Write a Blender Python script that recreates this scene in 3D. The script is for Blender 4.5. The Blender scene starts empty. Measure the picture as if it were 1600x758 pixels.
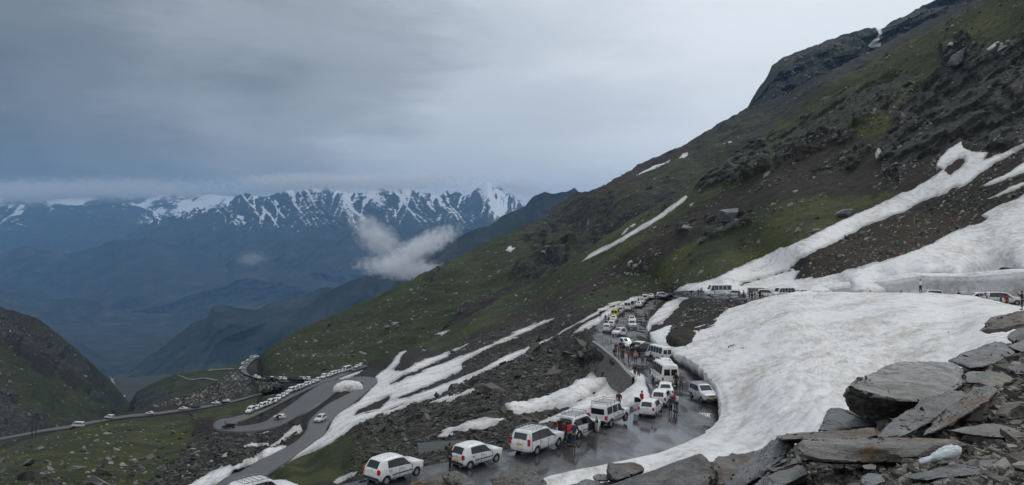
import bpy, bmesh, math, random
import numpy as np
from mathutils import Vector, Matrix, Euler

C = bpy.context.scene.collection
SC = bpy.context.scene
R = math.radians
F, CX, CY = 1208.0, 800.0, 379.0        # lens in photograph pixels

# ------------------------------------------------------------------ camera
cam_d = bpy.data.cameras.new('camera'); cam = bpy.data.objects.new('camera', cam_d); C.objects.link(cam)
cam_d.sensor_width = 36; cam_d.lens = 36 * F / 1600; cam_d.clip_start = 0.1; cam_d.clip_end = 90000
cam.location = (0, 0, 0); cam.rotation_euler = (R(90), 0, 0)
SC.camera = cam

# ------------------------------------------------------------------ overcast sky
SUN_EL, SUN_AZ = R(52), R(35)      # azimuth clockwise from +Y
W = bpy.data.worlds.new('World'); SC.world = W; W.use_nodes = True
nt = W.node_tree; nt.nodes.clear()
def wn(t, **k):
    n = nt.nodes.new(t)
    for a, v in k.items(): setattr(n, a, v)
    return n
L_ = nt.links.new
out = wn('ShaderNodeOutputWorld'); bg = wn('ShaderNodeBackground'); L_(bg.outputs[0], out.inputs[0])
sky = wn('ShaderNodeTexSky', sky_type='NISHITA', sun_disc=False, sun_elevation=SUN_EL, sun_rotation=SUN_AZ)
tc = wn('ShaderNodeTexCoord')
def wmath(op, a, b=None, c=None, clamp=False):
    n = wn('ShaderNodeMath', operation=op, use_clamp=clamp)
    for i, v in enumerate((a, b, c)):
        if v is None: continue
        if isinstance(v, (int, float)): n.inputs[i].default_value = v
        else: L_(v, n.inputs[i])
    return n.outputs[0]
def wdot(vec):
    n = wn('ShaderNodeVectorMath', operation='DOT_PRODUCT'); L_(tc.outputs['Generated'], n.inputs[0]); n.inputs[1].default_value = vec
    return n.outputs['Value']
sep = wn('ShaderNodeSeparateXYZ'); L_(tc.outputs['Generated'], sep.inputs[0])
# cloud deck seen in perspective: direction divided by height
hz = wmath('ADD', wmath('ABSOLUTE', sep.outputs[2]), 0.22)
cmb = wn('ShaderNodeCombineXYZ'); L_(wmath('DIVIDE', sep.outputs[0], hz), cmb.inputs[0]); L_(wmath('DIVIDE', sep.outputs[1], hz), cmb.inputs[1])
def wnoise(scale, detail, rough, off, dist=0.0, vec=None):
    mp = wn('ShaderNodeMapping'); L_(vec or cmb.outputs[0], mp.inputs[0]); mp.inputs['Location'].default_value = off
    n = wn('ShaderNodeTexNoise'); L_(mp.outputs[0], n.inputs['Vector'])
    n.inputs['Scale'].default_value = scale; n.inputs['Detail'].default_value = detail; n.inputs['Roughness'].default_value = rough; n.inputs['Distortion'].default_value = dist
    return n.outputs['Fac']
def wstretch(s):
    m = wn('ShaderNodeMapping'); L_(tc.outputs['Generated'], m.inputs[0]); m.inputs['Scale'].default_value = s; return m.outputs[0]
def ramp(v, pts):
    n = wn('ShaderNodeValToRGB'); L_(v, n.inputs[0]); r = n.color_ramp; r.interpolation = 'EASE'
    while len(r.elements) < len(pts): r.elements.new(0.5)
    for e, (p, c) in zip(r.elements, pts): e.position = p; e.color = (*c, 1)
    return n.outputs[0]
side = wdot((0.86, 0.42, 0.30))            # thin cloud to the right, heavy cloud to the left
n1 = wnoise(0.9, 5, 0.45, (3.1, 1.7, 0), 0.3); n2 = wnoise(2.6, 5, 0.5, (0.4, 5.2, 0), 0.5)
f = wmath('ADD', wmath('MULTIPLY_ADD', side, 1.3, -0.16), wmath('MULTIPLY', wmath('SUBTRACT', n1, 0.5), 0.42))
f = wmath('ADD', f, wmath('MULTIPLY', wmath('SUBTRACT', n2, 0.5), 0.22))
n3 = wnoise(1.0, 6, 0.6, (2.0, 7.7, 1.3), 0.4, vec=wstretch((2.2, 2.2, 11.0)))
f = wmath('ADD', f, wmath('MULTIPLY', wmath('SUBTRACT', n3, 0.5), 0.55))
f = wmath('MULTIPLY_ADD', f, 0.5, 0.52, clamp=True)
cloud = ramp(f, [(0.0, (0.17, 0.185, 0.20)), (0.28, (0.080, 0.088, 0.096)), (0.44, (0.185, 0.202, 0.216)), (0.56, (0.34, 0.365, 0.385)), (0.68, (0.58, 0.62, 0.655)), (0.95, (0.84, 0.87, 0.895))])
# behind the camera the deck is evenly bright
back = wmath('MULTIPLY_ADD', sep.outputs[1], -1.6, 0.55, clamp=True)
up = wmath('MULTIPLY_ADD', sep.outputs[2], 2.6, -1.0, clamp=True)
bb = wmath('MAXIMUM', back, up)
mx = wn('ShaderNodeMix', data_type='RGBA'); L_(bb, mx.inputs[0]); L_(cloud, mx.inputs[6]); mx.inputs[7].default_value = (0.66, 0.69, 0.71, 1)
sk = wn('ShaderNodeMix', data_type='RGBA', blend_type='ADD'); sk.inputs[0].default_value = 1.0; L_(mx.outputs[2], sk.inputs[6])
sm = wn('ShaderNodeVectorMath', operation='SCALE'); L_(sky.outputs[0], sm.inputs[0]); sm.inputs['Scale'].default_value = 0.004
L_(sm.outputs[0], sk.inputs[7])
L_(sk.outputs[2], bg.inputs[0]); bg.inputs[1].default_value = 1.0

sun_d = bpy.data.lights.new('sun', 'SUN'); sun = bpy.data.objects.new('sun', sun_d); C.objects.link(sun)
sun_d.energy = 0.7; sun_d.angle = R(14); sun_d.color = (1, 0.97, 0.93)
sd = Vector((math.sin(SUN_AZ) * math.cos(SUN_EL), math.cos(SUN_AZ) * math.cos(SUN_EL), math.sin(SUN_EL)))
sun.rotation_euler = sd.to_track_quat('Z', 'Y').to_euler(); sun.location = (0, 0, 300)

SC.view_settings.view_transform = 'Standard'; SC.view_settings.look = 'None'; SC.view_settings.exposure = 0.12; SC.view_settings.gamma = 1.0
SC.view_settings.use_curve_mapping = False
SC.render.engine = 'CYCLES'
SC.cycles.max_bounces = 6; SC.cycles.diffuse_bounces = 2; SC.cycles.glossy_bounces = 2; SC.cycles.transmission_bounces = 2; SC.cycles.volume_bounces = 3; SC.cycles.transparent_max_bounces = 6
SC.cycles.use_denoising = True

# ------------------------------------------------------------------ helpers
def P(px, py, d): return Vector(((px - CX) / F * d, d, -(py - CY) / F * d))
def PA(px, py, d): return np.stack([(px - CX) / F * d, d, -(py - CY) / F * d], -1)
def ss(a, b, x):
    t = np.clip((x - a) / (b - a), 0, 1); return t * t * (3 - 2 * t)
def _h(ix, iy, iz, seed):
    h = (ix * 374761393 + iy * 668265263 + iz * 2147483647 + seed * 974634777) & 0xFFFFFFFF
    h = ((h ^ (h >> 13)) * 1274126177) & 0xFFFFFFFF
    return h ^ (h >> 16)
_G = np.array([(1,1,0),(-1,1,0),(1,-1,0),(-1,-1,0),(1,0,1),(-1,0,1),(1,0,-1),(-1,0,-1),(0,1,1),(0,-1,1),(0,1,-1),(0,-1,-1),(1,1,0),(-1,1,0),(0,-1,1),(0,-1,-1)], float)
def noise3(p, seed=0):
    i = np.floor(p).astype(np.int64); f = p - i; u = f * f * f * (f * (f * 6 - 15) + 10)
    r = 0
    for dx in (0, 1):
        wx = u[..., 0] if dx else 1 - u[..., 0]
        for dy in (0, 1):
            wy = u[..., 1] if dy else 1 - u[..., 1]
            for dz in (0, 1):
                wz = u[..., 2] if dz else 1 - u[..., 2]
                g = _G[_h(i[..., 0] + dx, i[..., 1] + dy, i[..., 2] + dz, seed) & 15]
                r = r + wx * wy * wz * (g[..., 0] * (f[..., 0] - dx) + g[..., 1] * (f[..., 1] - dy) + g[..., 2] * (f[..., 2] - dz))
    return r
def fbm(p, octs=4, seed=0, gain=0.5):
    a, r, t = 1.0, 0, 0
    for k in range(octs):
        r = r + a * noise3(p, seed + k * 17); t += a; a *= gain; p = p * 2.03
    return r / t
def ridged(p, octs=4, seed=0, gain=0.5):
    a, r, t = 1.0, 0, 0
    for k in range(octs):
        r = r + a * (1 - 2 * np.abs(noise3(p, seed + k * 17))); t += a; a *= gain; p = p * 2.07
    return r / t
def tps(pts, vals, scale=1000.0, lam=1e-7):
    X = np.array(pts, float) / scale; v = np.array(vals, float); n = len(X)
    def ker(a, b):
        r2 = ((a[:, None, :] - b[None, :, :]) ** 2).sum(-1); return 0.5 * r2 * np.log(r2 + 1e-12)
    K = ker(X, X) + lam * np.eye(n); Pm = np.c_[np.ones(n), X]
    A = np.block([[K, Pm], [Pm.T, np.zeros((3, 3))]])
    w = np.linalg.solve(A, np.r_[v, 0, 0, 0])
    def fn(px, py):
        px = np.asarray(px, float); py = np.asarray(py, float); sh = px.shape
        Q = np.stack([px.ravel(), py.ravel()], -1) / scale; o = np.empty(len(Q))
        for s in range(0, len(Q), 20000):
            q = Q[s:s + 20000]; o[s:s + 20000] = ker(q, X) @ w[:n] + w[n] + q @ w[n + 1:]
        return o.reshape(sh)
    return fn
def zsc(ox, oy, s, pts): return [(ox + x / s, oy + y / s) for x, y in pts]
def seg_dist(px, py, pts, closed=False, sy=1.0):
    d = np.full(px.shape, 1e9); n = len(pts)
    for k in range(n if closed else n - 1):
        ax, ay = pts[k]; bx, by = pts[(k + 1) % n]; ay *= sy; by *= sy; y = py * sy
        ex, ey = bx - ax, by - ay; L = ex * ex + ey * ey + 1e-9
        t = np.clip(((px - ax) * ex + (y - ay) * ey) / L, 0, 1)
        d = np.minimum(d, (px - ax - t * ex) ** 2 + (y - ay - t * ey) ** 2)
    return np.sqrt(d)
def inside(px, py, pts):
    c = np.zeros(px.shape, bool); n = len(pts)
    for k in range(n):
        x1, y1 = pts[k]; x2, y2 = pts[(k + 1) % n]
        if y1 == y2: continue
        c ^= ((y1 > py) != (y2 > py)) & (px < (x2 - x1) * (py - y1) / (y2 - y1) + x1)
    return c
def sdf(px, py, pts):
    """signed distance in pixels, positive inside; worked out near the polygon only"""
    r = np.full(px.shape, -60.0); a = np.array(pts)
    m = (px > a[:, 0].min() - 12) & (px < a[:, 0].max() + 12) & (py > a[:, 1].min() - 12) & (py < a[:, 1].max() + 12)
    if m.any():
        d = seg_dist(px[m], py[m], pts, True); r[m] = np.where(inside(px[m], py[m], pts), d, -d)
    return r
def sdf_wide(px, py, pts, m0=60):
    r = np.full(px.shape, -60.0); a = np.array(pts)
    m = (px > a[:, 0].min() - m0) & (px < a[:, 0].max() + m0) & (py > a[:, 1].min() - m0) & (py < a[:, 1].max() + m0)
    d = seg_dist(px[m], py[m], pts, True); r[m] = np.maximum(np.where(inside(px[m], py[m], pts), d, -d), -60); return r
def sdf_union(px, py, polys):
    r = np.full(px.shape, -60.0)
    for q in polys: r = np.maximum(r, sdf(px, py, q))
    return r
def interp_line(pts, x):
    a = np.array(sorted(pts)); return np.interp(x, a[:, 0], a[:, 1])

def mesh_from(name, V, Fq, mat, attrs=None, smooth=True, parent=None, mats=None, midx=None):
    me = bpy.data.meshes.new(name); V = np.asarray(V, np.float32).reshape(-1, 3); Fq = np.asarray(Fq, np.int32)
    me.vertices.add(len(V)); me.vertices.foreach_set('co', V.ravel())
    k = Fq.shape[1]; me.loops.add(Fq.size); me.loops.foreach_set('vertex_index', Fq.ravel())
    me.polygons.add(len(Fq)); me.polygons.foreach_set('loop_start', np.arange(0, Fq.size, k, dtype=np.int32))
    me.update(calc_edges=True)
    me.polygons.foreach_set('use_smooth', np.full(len(Fq), smooth, bool))
    for nm, v in (attrs or {}).items():
        at_ = me.attributes.new(nm, 'FLOAT', 'POINT'); at_.data.foreach_set('value', np.asarray(v, np.float32).ravel())
    if mats:
        for m_ in mats: me.materials.append(m_)
        me.polygons.foreach_set('material_index', np.asarray(midx, np.int32))
    elif mat: me.materials.append(mat)
    o = bpy.data.objects.new(name, me); C.objects.link(o)
    if parent: o.parent = parent
    return o
def grid_faces(ny, nx):
    i = np.arange(ny * nx).reshape(ny, nx)
    return np.stack([i[:-1, :-1], i[1:, :-1], i[1:, 1:], i[:-1, 1:]], -1).reshape(-1, 4)
def tag(o, label=None, cat=None, group=None, kind=None):
    if label: o['label'] = label
    if cat: o['category'] = cat
    if group: o['group'] = group
    if kind: o['kind'] = kind
    return o
def struct(o): o['kind'] = 'structure'; return o

# ------------------------------------------------------------------ materials
class NT:
    def __init__(s, name):
        s.m = bpy.data.materials.new(name); s.m.use_nodes = True; s.t = s.m.node_tree; s.t.nodes.clear()
        s.o = s.n('ShaderNodeOutputMaterial'); s.b = s.n('ShaderNodeBsdfPrincipled'); s.l(s.b.outputs[0], s.o.inputs[0])
        s.tc = s.n('ShaderNodeTexCoord'); s.obj = s.tc.outputs['Object']
    def n(s, t, **k):
        n = s.t.nodes.new(t)
        for a, v in k.items(): setattr(n, a, v)
        return n
    def l(s, a, b): s.t.links.new(a, b)
    def put(s, v, sock):
        if hasattr(v, 'links') or isinstance(v, bpy.types.NodeSocket): s.l(v, sock)
        elif isinstance(v, (tuple, list)) and len(v) == 3 and sock.type == 'RGBA': sock.default_value = (*v, 1)
        else: sock.default_value = v
    def noise(s, scale, detail=4, rough=0.5, dist=0, vec=None, map_scale=None, rot=None, loc=None):
        v = vec or s.obj
        if map_scale or rot or loc:
            mp = s.n('ShaderNodeMapping'); s.l(v, mp.inputs[0]); v = mp.outputs[0]
            if map_scale: mp.inputs['Scale'].default_value = map_scale
            if rot: mp.inputs['Rotation'].default_value = rot
            if loc: mp.inputs['Location'].default_value = loc
        n = s.n('ShaderNodeTexNoise'); s.l(v, n.inputs['Vector'])
        n.inputs['Scale'].default_value = scale; n.inputs['Detail'].default_value = detail; n.inputs['Roughness'].default_value = rough; n.inputs['Distortion'].default_value = dist
        return n.outputs['Fac']
    def vor(s, scale, feat='F1', out_='Distance', vec=None, map_scale=None, rnd=1.0):
        v = vec or s.obj
        if map_scale:
            mp = s.n('ShaderNodeMapping'); s.l(v, mp.inputs[0]); v = mp.outputs[0]; mp.inputs['Scale'].default_value = map_scale
        n = s.n('ShaderNodeTexVoronoi', feature=feat); s.l(v, n.inputs['Vector']); n.inputs['Scale'].default_value = scale; n.inputs['Randomness'].default_value = rnd
        return n.outputs[out_]
    def attr(s, name):
        n = s.n('ShaderNodeAttribute', attribute_name=name); return n.outputs['Fac']
    def ma(s, op, a, b=None, c=None, clamp=False):
        n = s.n('ShaderNodeMath', operation=op, use_clamp=clamp)
        for i, v in enumerate((a, b, c)):
            if v is not None: s.put(v, n.inputs[i])
        return n.outputs[0]
    def rng(s, v, a, b, c=0.0, d=1.0, smooth=True):
        n = s.n('ShaderNodeMapRange', interpolation_type='SMOOTHSTEP' if smooth else 'LINEAR'); s.put(v, n.inputs[0])
        n.inputs[1].default_value = a; n.inputs[2].default_value = b; n.inputs[3].default_value = c; n.inputs[4].default_value = d
        return n.outputs[0]
    def mix(s, fac, a, b, mode='MIX'):
        n = s.n('ShaderNodeMix', data_type='RGBA', blend_type=mode); s.put(fac, n.inputs[0]); s.put(a, n.inputs[6]); s.put(b, n.inputs[7]); return n.outputs[2]
    def ramp(s, v, pts):
        n = s.n('ShaderNodeValToRGB'); s.l(v, n.inputs[0]); r = n.color_ramp
        while len(r.elements) < len(pts): r.elements.new(0.5)
        for e, (p, c) in zip(r.elements, pts): e.position = p; e.color = (*c, 1)
        return n.outputs[0]
    def set(s, color=None, rough=None, metal=None, spec=None, **kw):
        if color is not None: s.put(color, s.b.inputs['Base Color'])
        if rough is not None: s.put(rough, s.b.inputs['Roughness'])
        if metal is not None: s.put(metal, s.b.inputs['Metallic'])
        if spec is not None: s.put(spec, s.b.inputs['Specular IOR Level'])
        for k, v in kw.items(): s.put(v, s.b.inputs[k])
        return s.m
    def bump(s, h, strength=0.5, dist=0.1):
        n = s.n('ShaderNodeBump'); s.l(h, n.inputs['Height']); n.inputs['Strength'].default_value = strength; n.inputs['Distance'].default_value = dist
        s.l(n.outputs[0], s.b.inputs['Normal'])

def mat_hillside(name, fine=1.0, dist=0.4):
    """soil / grass / rock / rubble by attribute, broken up by noise at metre scale"""
    t = NT(name)
    nA = t.noise(0.9 * fine, 5, 0.65); nB = t.noise(0.16 * fine, 4, 0.55, loc=(7, 3, 1)); nC = t.noise(3.2 * fine, 3, 0.6, loc=(2, 9, 4))
    g = t.attr('grass'); rk = t.attr('rock'); rb = t.attr('rubble'); ru = t.attr('rust')
    gm = t.rng(t.ma('ADD', g, t.ma('MULTIPLY', t.ma('SUBTRACT', nB, 0.5), 1.1)), 0.38, 0.62)
    gm = t.ma('MULTIPLY', gm, t.rng(t.ma('ADD', nA, t.ma('MULTIPLY', g, 0.25)), 0.42, 0.58))
    soil = t.ramp(nA, [(0.3, (0.012, 0.009, 0.006)), (0.5, (0.026, 0.019, 0.013)), (0.62, (0.042, 0.032, 0.023)), (0.76, (0.085, 0.075, 0.062))])
    rusty = t.ramp(nC, [(0.3, (0.020, 0.012, 0.007)), (0.6, (0.052, 0.032, 0.018)), (0.75, (0.080, 0.060, 0.030))])
    grass = t.ramp(nC, [(0.3, (0.012, 0.018, 0.006)), (0.5, (0.028, 0.038, 0.011)), (0.7, (0.066, 0.070, 0.022))])
    grass = t.mix(t.rng(t.noise(0.05 * fine, 4, 0.6, loc=(8, 8, 8)), 0.42, 0.62, 0, 0.8 if fine > 0.5 else 0.35), grass, t.ramp(nA, [(0.3, (0.035, 0.032, 0.010)), (0.55, (0.085, 0.088, 0.020)), (0.7, (0.13, 0.12, 0.045))]))
    rock = t.ramp(t.noise(0.7 * fine, 6, 0.7, 0.4, map_scale=(1, 1, 1.7), rot=(0.35, 0.25, 0)), [(0.3, (0.010, 0.010, 0.010)), (0.46, (0.034, 0.033, 0.031)), (0.6, (0.080, 0.076, 0.069)), (0.75, (0.16, 0.152, 0.135))])
    v = t.vor(1.25 * fine, 'F1', 'Color'); sv = t.n('ShaderNodeSeparateColor'); t.l(v, sv.inputs[0])
    rub = t.ramp(sv.outputs[0], [(0.0, (0.014, 0.012, 0.011)), (0.45, (0.032, 0.028, 0.025)), (0.8, (0.06, 0.053, 0.047)), (1.0, (0.13, 0.12, 0.11))])
    c = t.mix(t.rng(t.ma('ADD', ru, t.ma('MULTIPLY', t.ma('SUBTRACT', nB, 0.5), 0.9)), 0.35, 0.7), soil, rusty)
    c = t.mix(gm, c, grass)
    c = t.mix(t.rng(t.ma('ADD', rb, t.ma('MULTIPLY', t.ma('SUBTRACT', nA, 0.5), 1.2)), 0.4, 0.65), c, rub)
    c = t.mix(t.rng(t.ma('ADD', rk, t.ma('MULTIPLY', t.ma('SUBTRACT', nA, 0.5), 1.6)), 0.42, 0.62), c, rock)
    c = t.mix(1.0, c, (0.80, 0.84, 0.74), 'MULTIPLY')
    t.set(c, 0.85, spec=0.25)
    t.bump(t.ma('ADD', nA, t.ma('MULTIPLY', nC, 0.4)), 0.9, dist)
    return t.m

def mat_snow(name='snow', dirt=0.5, sc=1.0):
    t = NT(name)
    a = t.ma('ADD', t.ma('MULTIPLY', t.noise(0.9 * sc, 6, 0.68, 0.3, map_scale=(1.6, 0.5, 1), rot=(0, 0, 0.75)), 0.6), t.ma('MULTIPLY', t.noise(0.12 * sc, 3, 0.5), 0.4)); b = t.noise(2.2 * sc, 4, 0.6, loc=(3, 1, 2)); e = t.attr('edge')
    d = t.rng(a, 0.43, 0.66, 0, dirt)
    c = t.mix(d, (0.78, 0.775, 0.77), (0.44, 0.40, 0.36))
    c = t.mix(t.rng(b, 0.58, 0.76, 0, 0.35 * dirt), c, (0.36, 0.33, 0.30))
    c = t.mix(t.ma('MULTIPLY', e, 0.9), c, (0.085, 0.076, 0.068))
    t.set(c, 0.6, spec=0.3)
    t.bump(t.ma('ADD', t.noise(0.9 * sc, 4, 0.6), t.ma('MULTIPLY', b, 0.5)), 0.55, 0.35 / sc)
    return t.m

def mat_asphalt(far=False):
    t = NT('wet_asphalt')
    a = t.noise(0.22, 4, 0.6, 0.6); b = t.noise(14, 3, 0.6); w = t.noise(0.5, 3, 0.5, loc=(4, 4, 0), map_scale=(1, 0.4, 1))
    c = t.ramp(a, [(0.3, (0.030, 0.030, 0.031)), (0.6, (0.058, 0.058, 0.060)), (0.8, (0.10, 0.095, 0.09))])
    c = t.mix(t.rng(w, 0.62, 0.7, 0, 0.6), c, (0.15, 0.14, 0.13))
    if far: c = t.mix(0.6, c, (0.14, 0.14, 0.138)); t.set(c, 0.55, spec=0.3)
    else: t.set(c, t.rng(w, 0.42, 0.66, 0.10, 0.50), spec=0.6)
    t.bump(b, 0.12, 0.01)
    return t.m
M_HILL = mat_hillside('hillside_soil'); M_HILLB = mat_hillside('far_hillside_soil', 0.35, 1.5)
M_SNOW = mat_snow('old_snow', 0.95); M_SNOWB = mat_snow('cut_snow', 0.9, 1.6); M_SNOWF = mat_snow('far_snow', 0.25, 0.3)
M_ROAD = mat_asphalt(); M_ROADF = mat_asphalt(True)
# ------------------------------------------------------------------ the roads: (left x,y)(right x,y) height; they fix the ground
ROAD_UP = [((400,782),(400,850),-13.6),((500,765),(520,830),-13.8),((600,742),(640,800),-14.0),((700,722),(745,778),-14.3),((790,703),(850,762),-14.6),((880,680),(950,745),-14.8),
 ((950,656),(1035,724),-15.2),((985,636),(1100,697),-15.5),((1005,618),(1128,668),-15.8),((1010,606),(1124,642),-16.0),((1005,596),(1109,616),-16.2),((998,588),(1093,597),-16.4),
 ((974,577),(1078,578),-16.7),((957,561),(1045,561),-17.1),((930,543),(1021,542),-17.4),((925,530),(1014,526),-17.7),((932,510),(1012,508),-18.0),((948,495),(1018,492),-18.0),((975,480),(1028,478),-17.6),((1000,468),(1045,467),-16.6)]
ROAD_TOP = [((1000,468),(1045,467),-16.6),((1012,461),(1052,465),-15.9),((1040,457.5),(1060,463.5),-15.0),((1090,457),(1095,464),-12.2),((1150,459),(1150,467),-11),((1250,460),(1250,470),-10),((1400,463),(1400,476),-9.2),((1540,467),(1540,484),-8.6),((1640,471),(1640,492),-8.2),((1720,474),(1720,500),-8)]
ROAD_MID = [((310,790),(380,800),-35),((345,752),(405,752),-36.7),((399,723),(446,723),-38.3),((430,708),(470,705),-39.2),((462,690),(491,689),-40.2),((478,673),(506,679),-41),((484,656),(514,662),-42),
 ((509,634),(531,644),-43),((531,622),(549,632),-44),((549,613),(567,617),-45),((562,605),(581,604),-46),((566,600),(590,595),-46.4),((563,598),(581,590),-46.8),((556,600),(557,589),-47.2),
 ((530,609),(531,593),-48),((508,626),(506,598),-49),((483,643),(480,613),-50),((460,653),(456,631),-51.2),((433,667),(429,649),-52.3),((411,672),(411,660),-53),((383,675),(385,665),-54),((358,674),(371,666),-54.6),((338,671),(369,664),-55),((333,663),(370,661),-55.3),((345,655),(374,658),-55.6),
 ((366,652),(382,656),-56),((400,640),(420,639),-57),((447,617.5),(463,617),-58.7),((492,597),(506,597),-60.5),((506,591),(522,593),-61.5),((535,582),(545,583),-63),((549,577),(556,578),-64),((566,571),(575,572),-65)]
ROAD_NOSE = [((398,557),(405,557),-87),((383,564),(392,566),-84.5),((376,576),(384.5,577),-82),((380,583),(390,586),-80),((398,588.5),(405,592),-77.5),((437,592.5),(437,596),-73.5),((480,593),(480,596.5),-69),((492,590.5),(497,594),-66)]
ROAD_LOW = [((437,609),(436,613),-75.5),((406,615),(402,619),-78),((375,623),(372,628),-79.5),((340,631),(335,636),-80),((291,638),(288,644),-80),((240,645),(236,651),-80),((197,649),(193,655),-80),((150,657),(146,663),-79.5),((114,664),(110,671),-79),((70,671),(64,677),-78),((35,678),(25,684),-77.5),((-20,688),(-30,695),-77)]
ROAD_LOW = [(a, (a[0] + (b[0] - a[0]) * 0.62, a[1] + (b[1] - a[1]) * 0.62), z) for a, b, z in ROAD_LOW]
ROADS = [ROAD_UP, ROAD_TOP, ROAD_MID, ROAD_NOSE, ROAD_LOW]

cp, cv = [], []
def ctl(px, py, d=None, z=None):
    if d is None: d = -z * F / (py - CY)
    cp.append((px, py)); cv.append(1.0 / d)
seen = set()
def dense(rd):
    o = []
    for (a, b, z), (c, d, w) in zip(rd[:-1], rd[1:]):
        o.append((a, b, z)); zz = (z + w) / 2; mp = lambda p, q: ((p[0] + q[0]) / 2, (p[1] + q[1]) / 2)
        # the middle of a section lies in space, not in the picture
        A_ = (P(a[0], a[1], -z * F / (a[1] - CY)) + P(c[0], c[1], -w * F / (c[1] - CY))) / 2; B_ = (P(b[0], b[1], -z * F / (b[1] - CY)) + P(d[0], d[1], -w * F / (d[1] - CY))) / 2
        M_ = (A_ + B_) / 2
        o.append((tuple((CX + q.x / q.y * F, CY - q.z / q.y * F) for q in (A_, B_, M_)), None, zz))
    o.append(rd[-1]); return o
for rd in ROADS:
    for a, b, z in (dense(rd) if rd in (ROAD_UP, ROAD_TOP, ROAD_MID) else rd):
        for q in ((a, b) if b is not None else a):
            k = (round(q[0] / 3), round(q[1] / 3))
            if k in seen: continue
            seen.add(k); ctl(q[0], q[1], z=z)
for x, y, d in [(850,645,88),(800,605,122),(700,650,98),(900,565,140),(900,600,112),(905,575,134),(925,590,123),(945,603,111),(966,618,99),(600,690,88),(700,600,180),(650,600,212),(600,640,165),(560,640,182),(800,560,190),(900,520,175),(540,745,66),(480,745,80),(430,762,84),(450,735,100),(560,700,85),(520,720,88),
  (930,490,200),(850,500,262),(740,540,262),(640,580,235),(640,545,352),(600,560,362),(740,490,350),(870,420,335),(1000,335,322),(1080,285,310),(1200,210,304),(1300,130,300),(1450,50,275),(1540,0,258),(1660,-80,240),(1000,400,262),(1100,380,235),(1200,330,225),(1300,250,240),(1450,150,235),(1600,100,205),
  (1130,440,185),(1260,452,152),(1330,442,142),(1400,433,137),(1450,428,132),(1600,424,117),(1700,424,112),(1600,380,127),(1500,392,139),(1500,430,128),(1350,390,165),(1450,360,160),(1600,330,140),(1600,240,162),(1450,280,185),(1700,250,150),(1700,60,190),(1250,400,175),
  (1100,485,150),(1060,500,150),(1160,490,134),(1050,530,118),(1150,560,88),(1200,600,68),(1200,700,48),(1300,620,52),(1250,530,90),(1400,500,84),(1550,510,72),(1500,600,38),(1650,560,40),(1100,760,44),(900,820,40),(1300,760,30),(1650,760,22),(1300,860,24),(700,850,36),
  (250,758,130),(100,758,120),(0,758,116),(100,705,200),(200,682,240),(0,706,232),(-100,730,200),(-100,860,90),(200,860,80),(300,682,232),(330,722,160),(250,720,182),(380,700,158),(430,690,170),(400,685,205),(0,860,85),(330,860,78),
  (310,612,430),(345,600,440),(370,600,435),(250,636,385),(150,652,350),(50,675,318),(430,604,345),(470,602,330),(350,590,465),(365,582,485),(450,592,400)]:
    ctl(x, y, d)
for x, y in [(500, 571)]: ctl(x, y, 420)
inv_A = tps(cp, cv, lam=2e-6)
def dA(px, py): return 1.0 / np.maximum(inv_A(px, py), 1 / 700.0)
def at(px, py):
    d = float(dA(np.array([px]), np.array([py]))[0]); return P(px, py, d)

# ------------------------------------------------------------------ snow outlines (traced in the photograph, laid on the ground there)
z3 = lambda p: zsc(300, 500, 2.9375, p)
z5 = lambda p: zsc(600, 440, 2.915, p)
z6 = lambda p: zsc(900, 440, 4.7375, p)
z7 = lambda p: zsc(1060, 400, 5.714, p)
zU = lambda p: zsc(1200, 180, 2.5275, p)
zB = lambda p: zsc(900, 200, 2.7075, p)
zT = lambda p: zsc(860, 540, 4.21, p)
SNOW_LOW = [z3([(990,140),(950,150),(900,215),(840,260),(845,290),(800,330),(770,365),(700,400),(640,440),(628,500),(560,550),(470,610),(375,682),(430,655),(500,625),(640,570),(700,530),(740,490),(850,450),(890,420),(960,395),(1050,380),(1130,350),(1180,322),(1250,290),(1250,255),(1175,290),(1080,320),(1000,355),(900,370),(860,410),(800,430),(750,435),(760,415),(830,385),(900,350),(980,350),(1070,310),(1175,260),(1240,235),(1240,165),(1175,190),(1100,215),(1000,265),(910,295),(960,260),(1050,225),(1175,170),(1175,152),(1060,185),(960,235),(920,230),(950,200),(960,165)]),
 z5([(180,370),(300,315),(385,285),(320,320),(200,375),(130,410),(150,395)]),
 z5([(100,460),(240,395),(330,350),(400,325),(480,290),(620,222),(700,190),(790,165),(700,205),(660,225),(560,275),(480,305),(440,325),(400,350),(340,380),(290,420),(345,405),(330,420),(250,455),(200,480),(100,520),(20,545),(40,480)]),
 z5([(1150,76),(1060,104),(980,145),(900,190),(830,225),(760,265),(680,310),(600,350),(500,395),(400,440),(300,490),(240,520),(150,560),(60,595),(-20,625),(0,598),(100,565),(180,540),(240,515),(240,490),(300,460),(400,420),(500,368),(600,322),(700,285),(800,235),(900,180),(960,140),(1040,95)]),
 [(905,512),(930,497),(960,479),(985,466),(1005,462),(998,468),(972,481),(950,493),(938,503),(920,515),(895,522)]]
SNOW_SMALL = [z3([(-60,780),(0,752),(100,705),(180,680),(280,640),(330,605),(400,580),(440,575),(430,595),(350,630),(290,655),(230,690),(170,725),(100,758),(60,790)]),
 z3([(235,590),(270,570),(350,568),(350,578),(290,590),(240,598)]), z3([(355,580),(400,560),(430,530),(470,490),(500,490),(510,510),(480,530),(440,545),(410,565),(370,585)]),
 z3([(300,525),(355,505),(350,518),(310,530)]), z3([(135,628),(170,622),(165,635),(140,640)]), z3([(650,275),(690,255),(780,233),(770,245),(720,262),(680,275)]),
 z3([(650,745),(700,720),(760,697),(742,718),(670,748)]), z3([(1070,392),(1175,355),(1190,372),(1120,395)]), z3([(80,655),(105,645),(100,652),(85,660)])]
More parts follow.
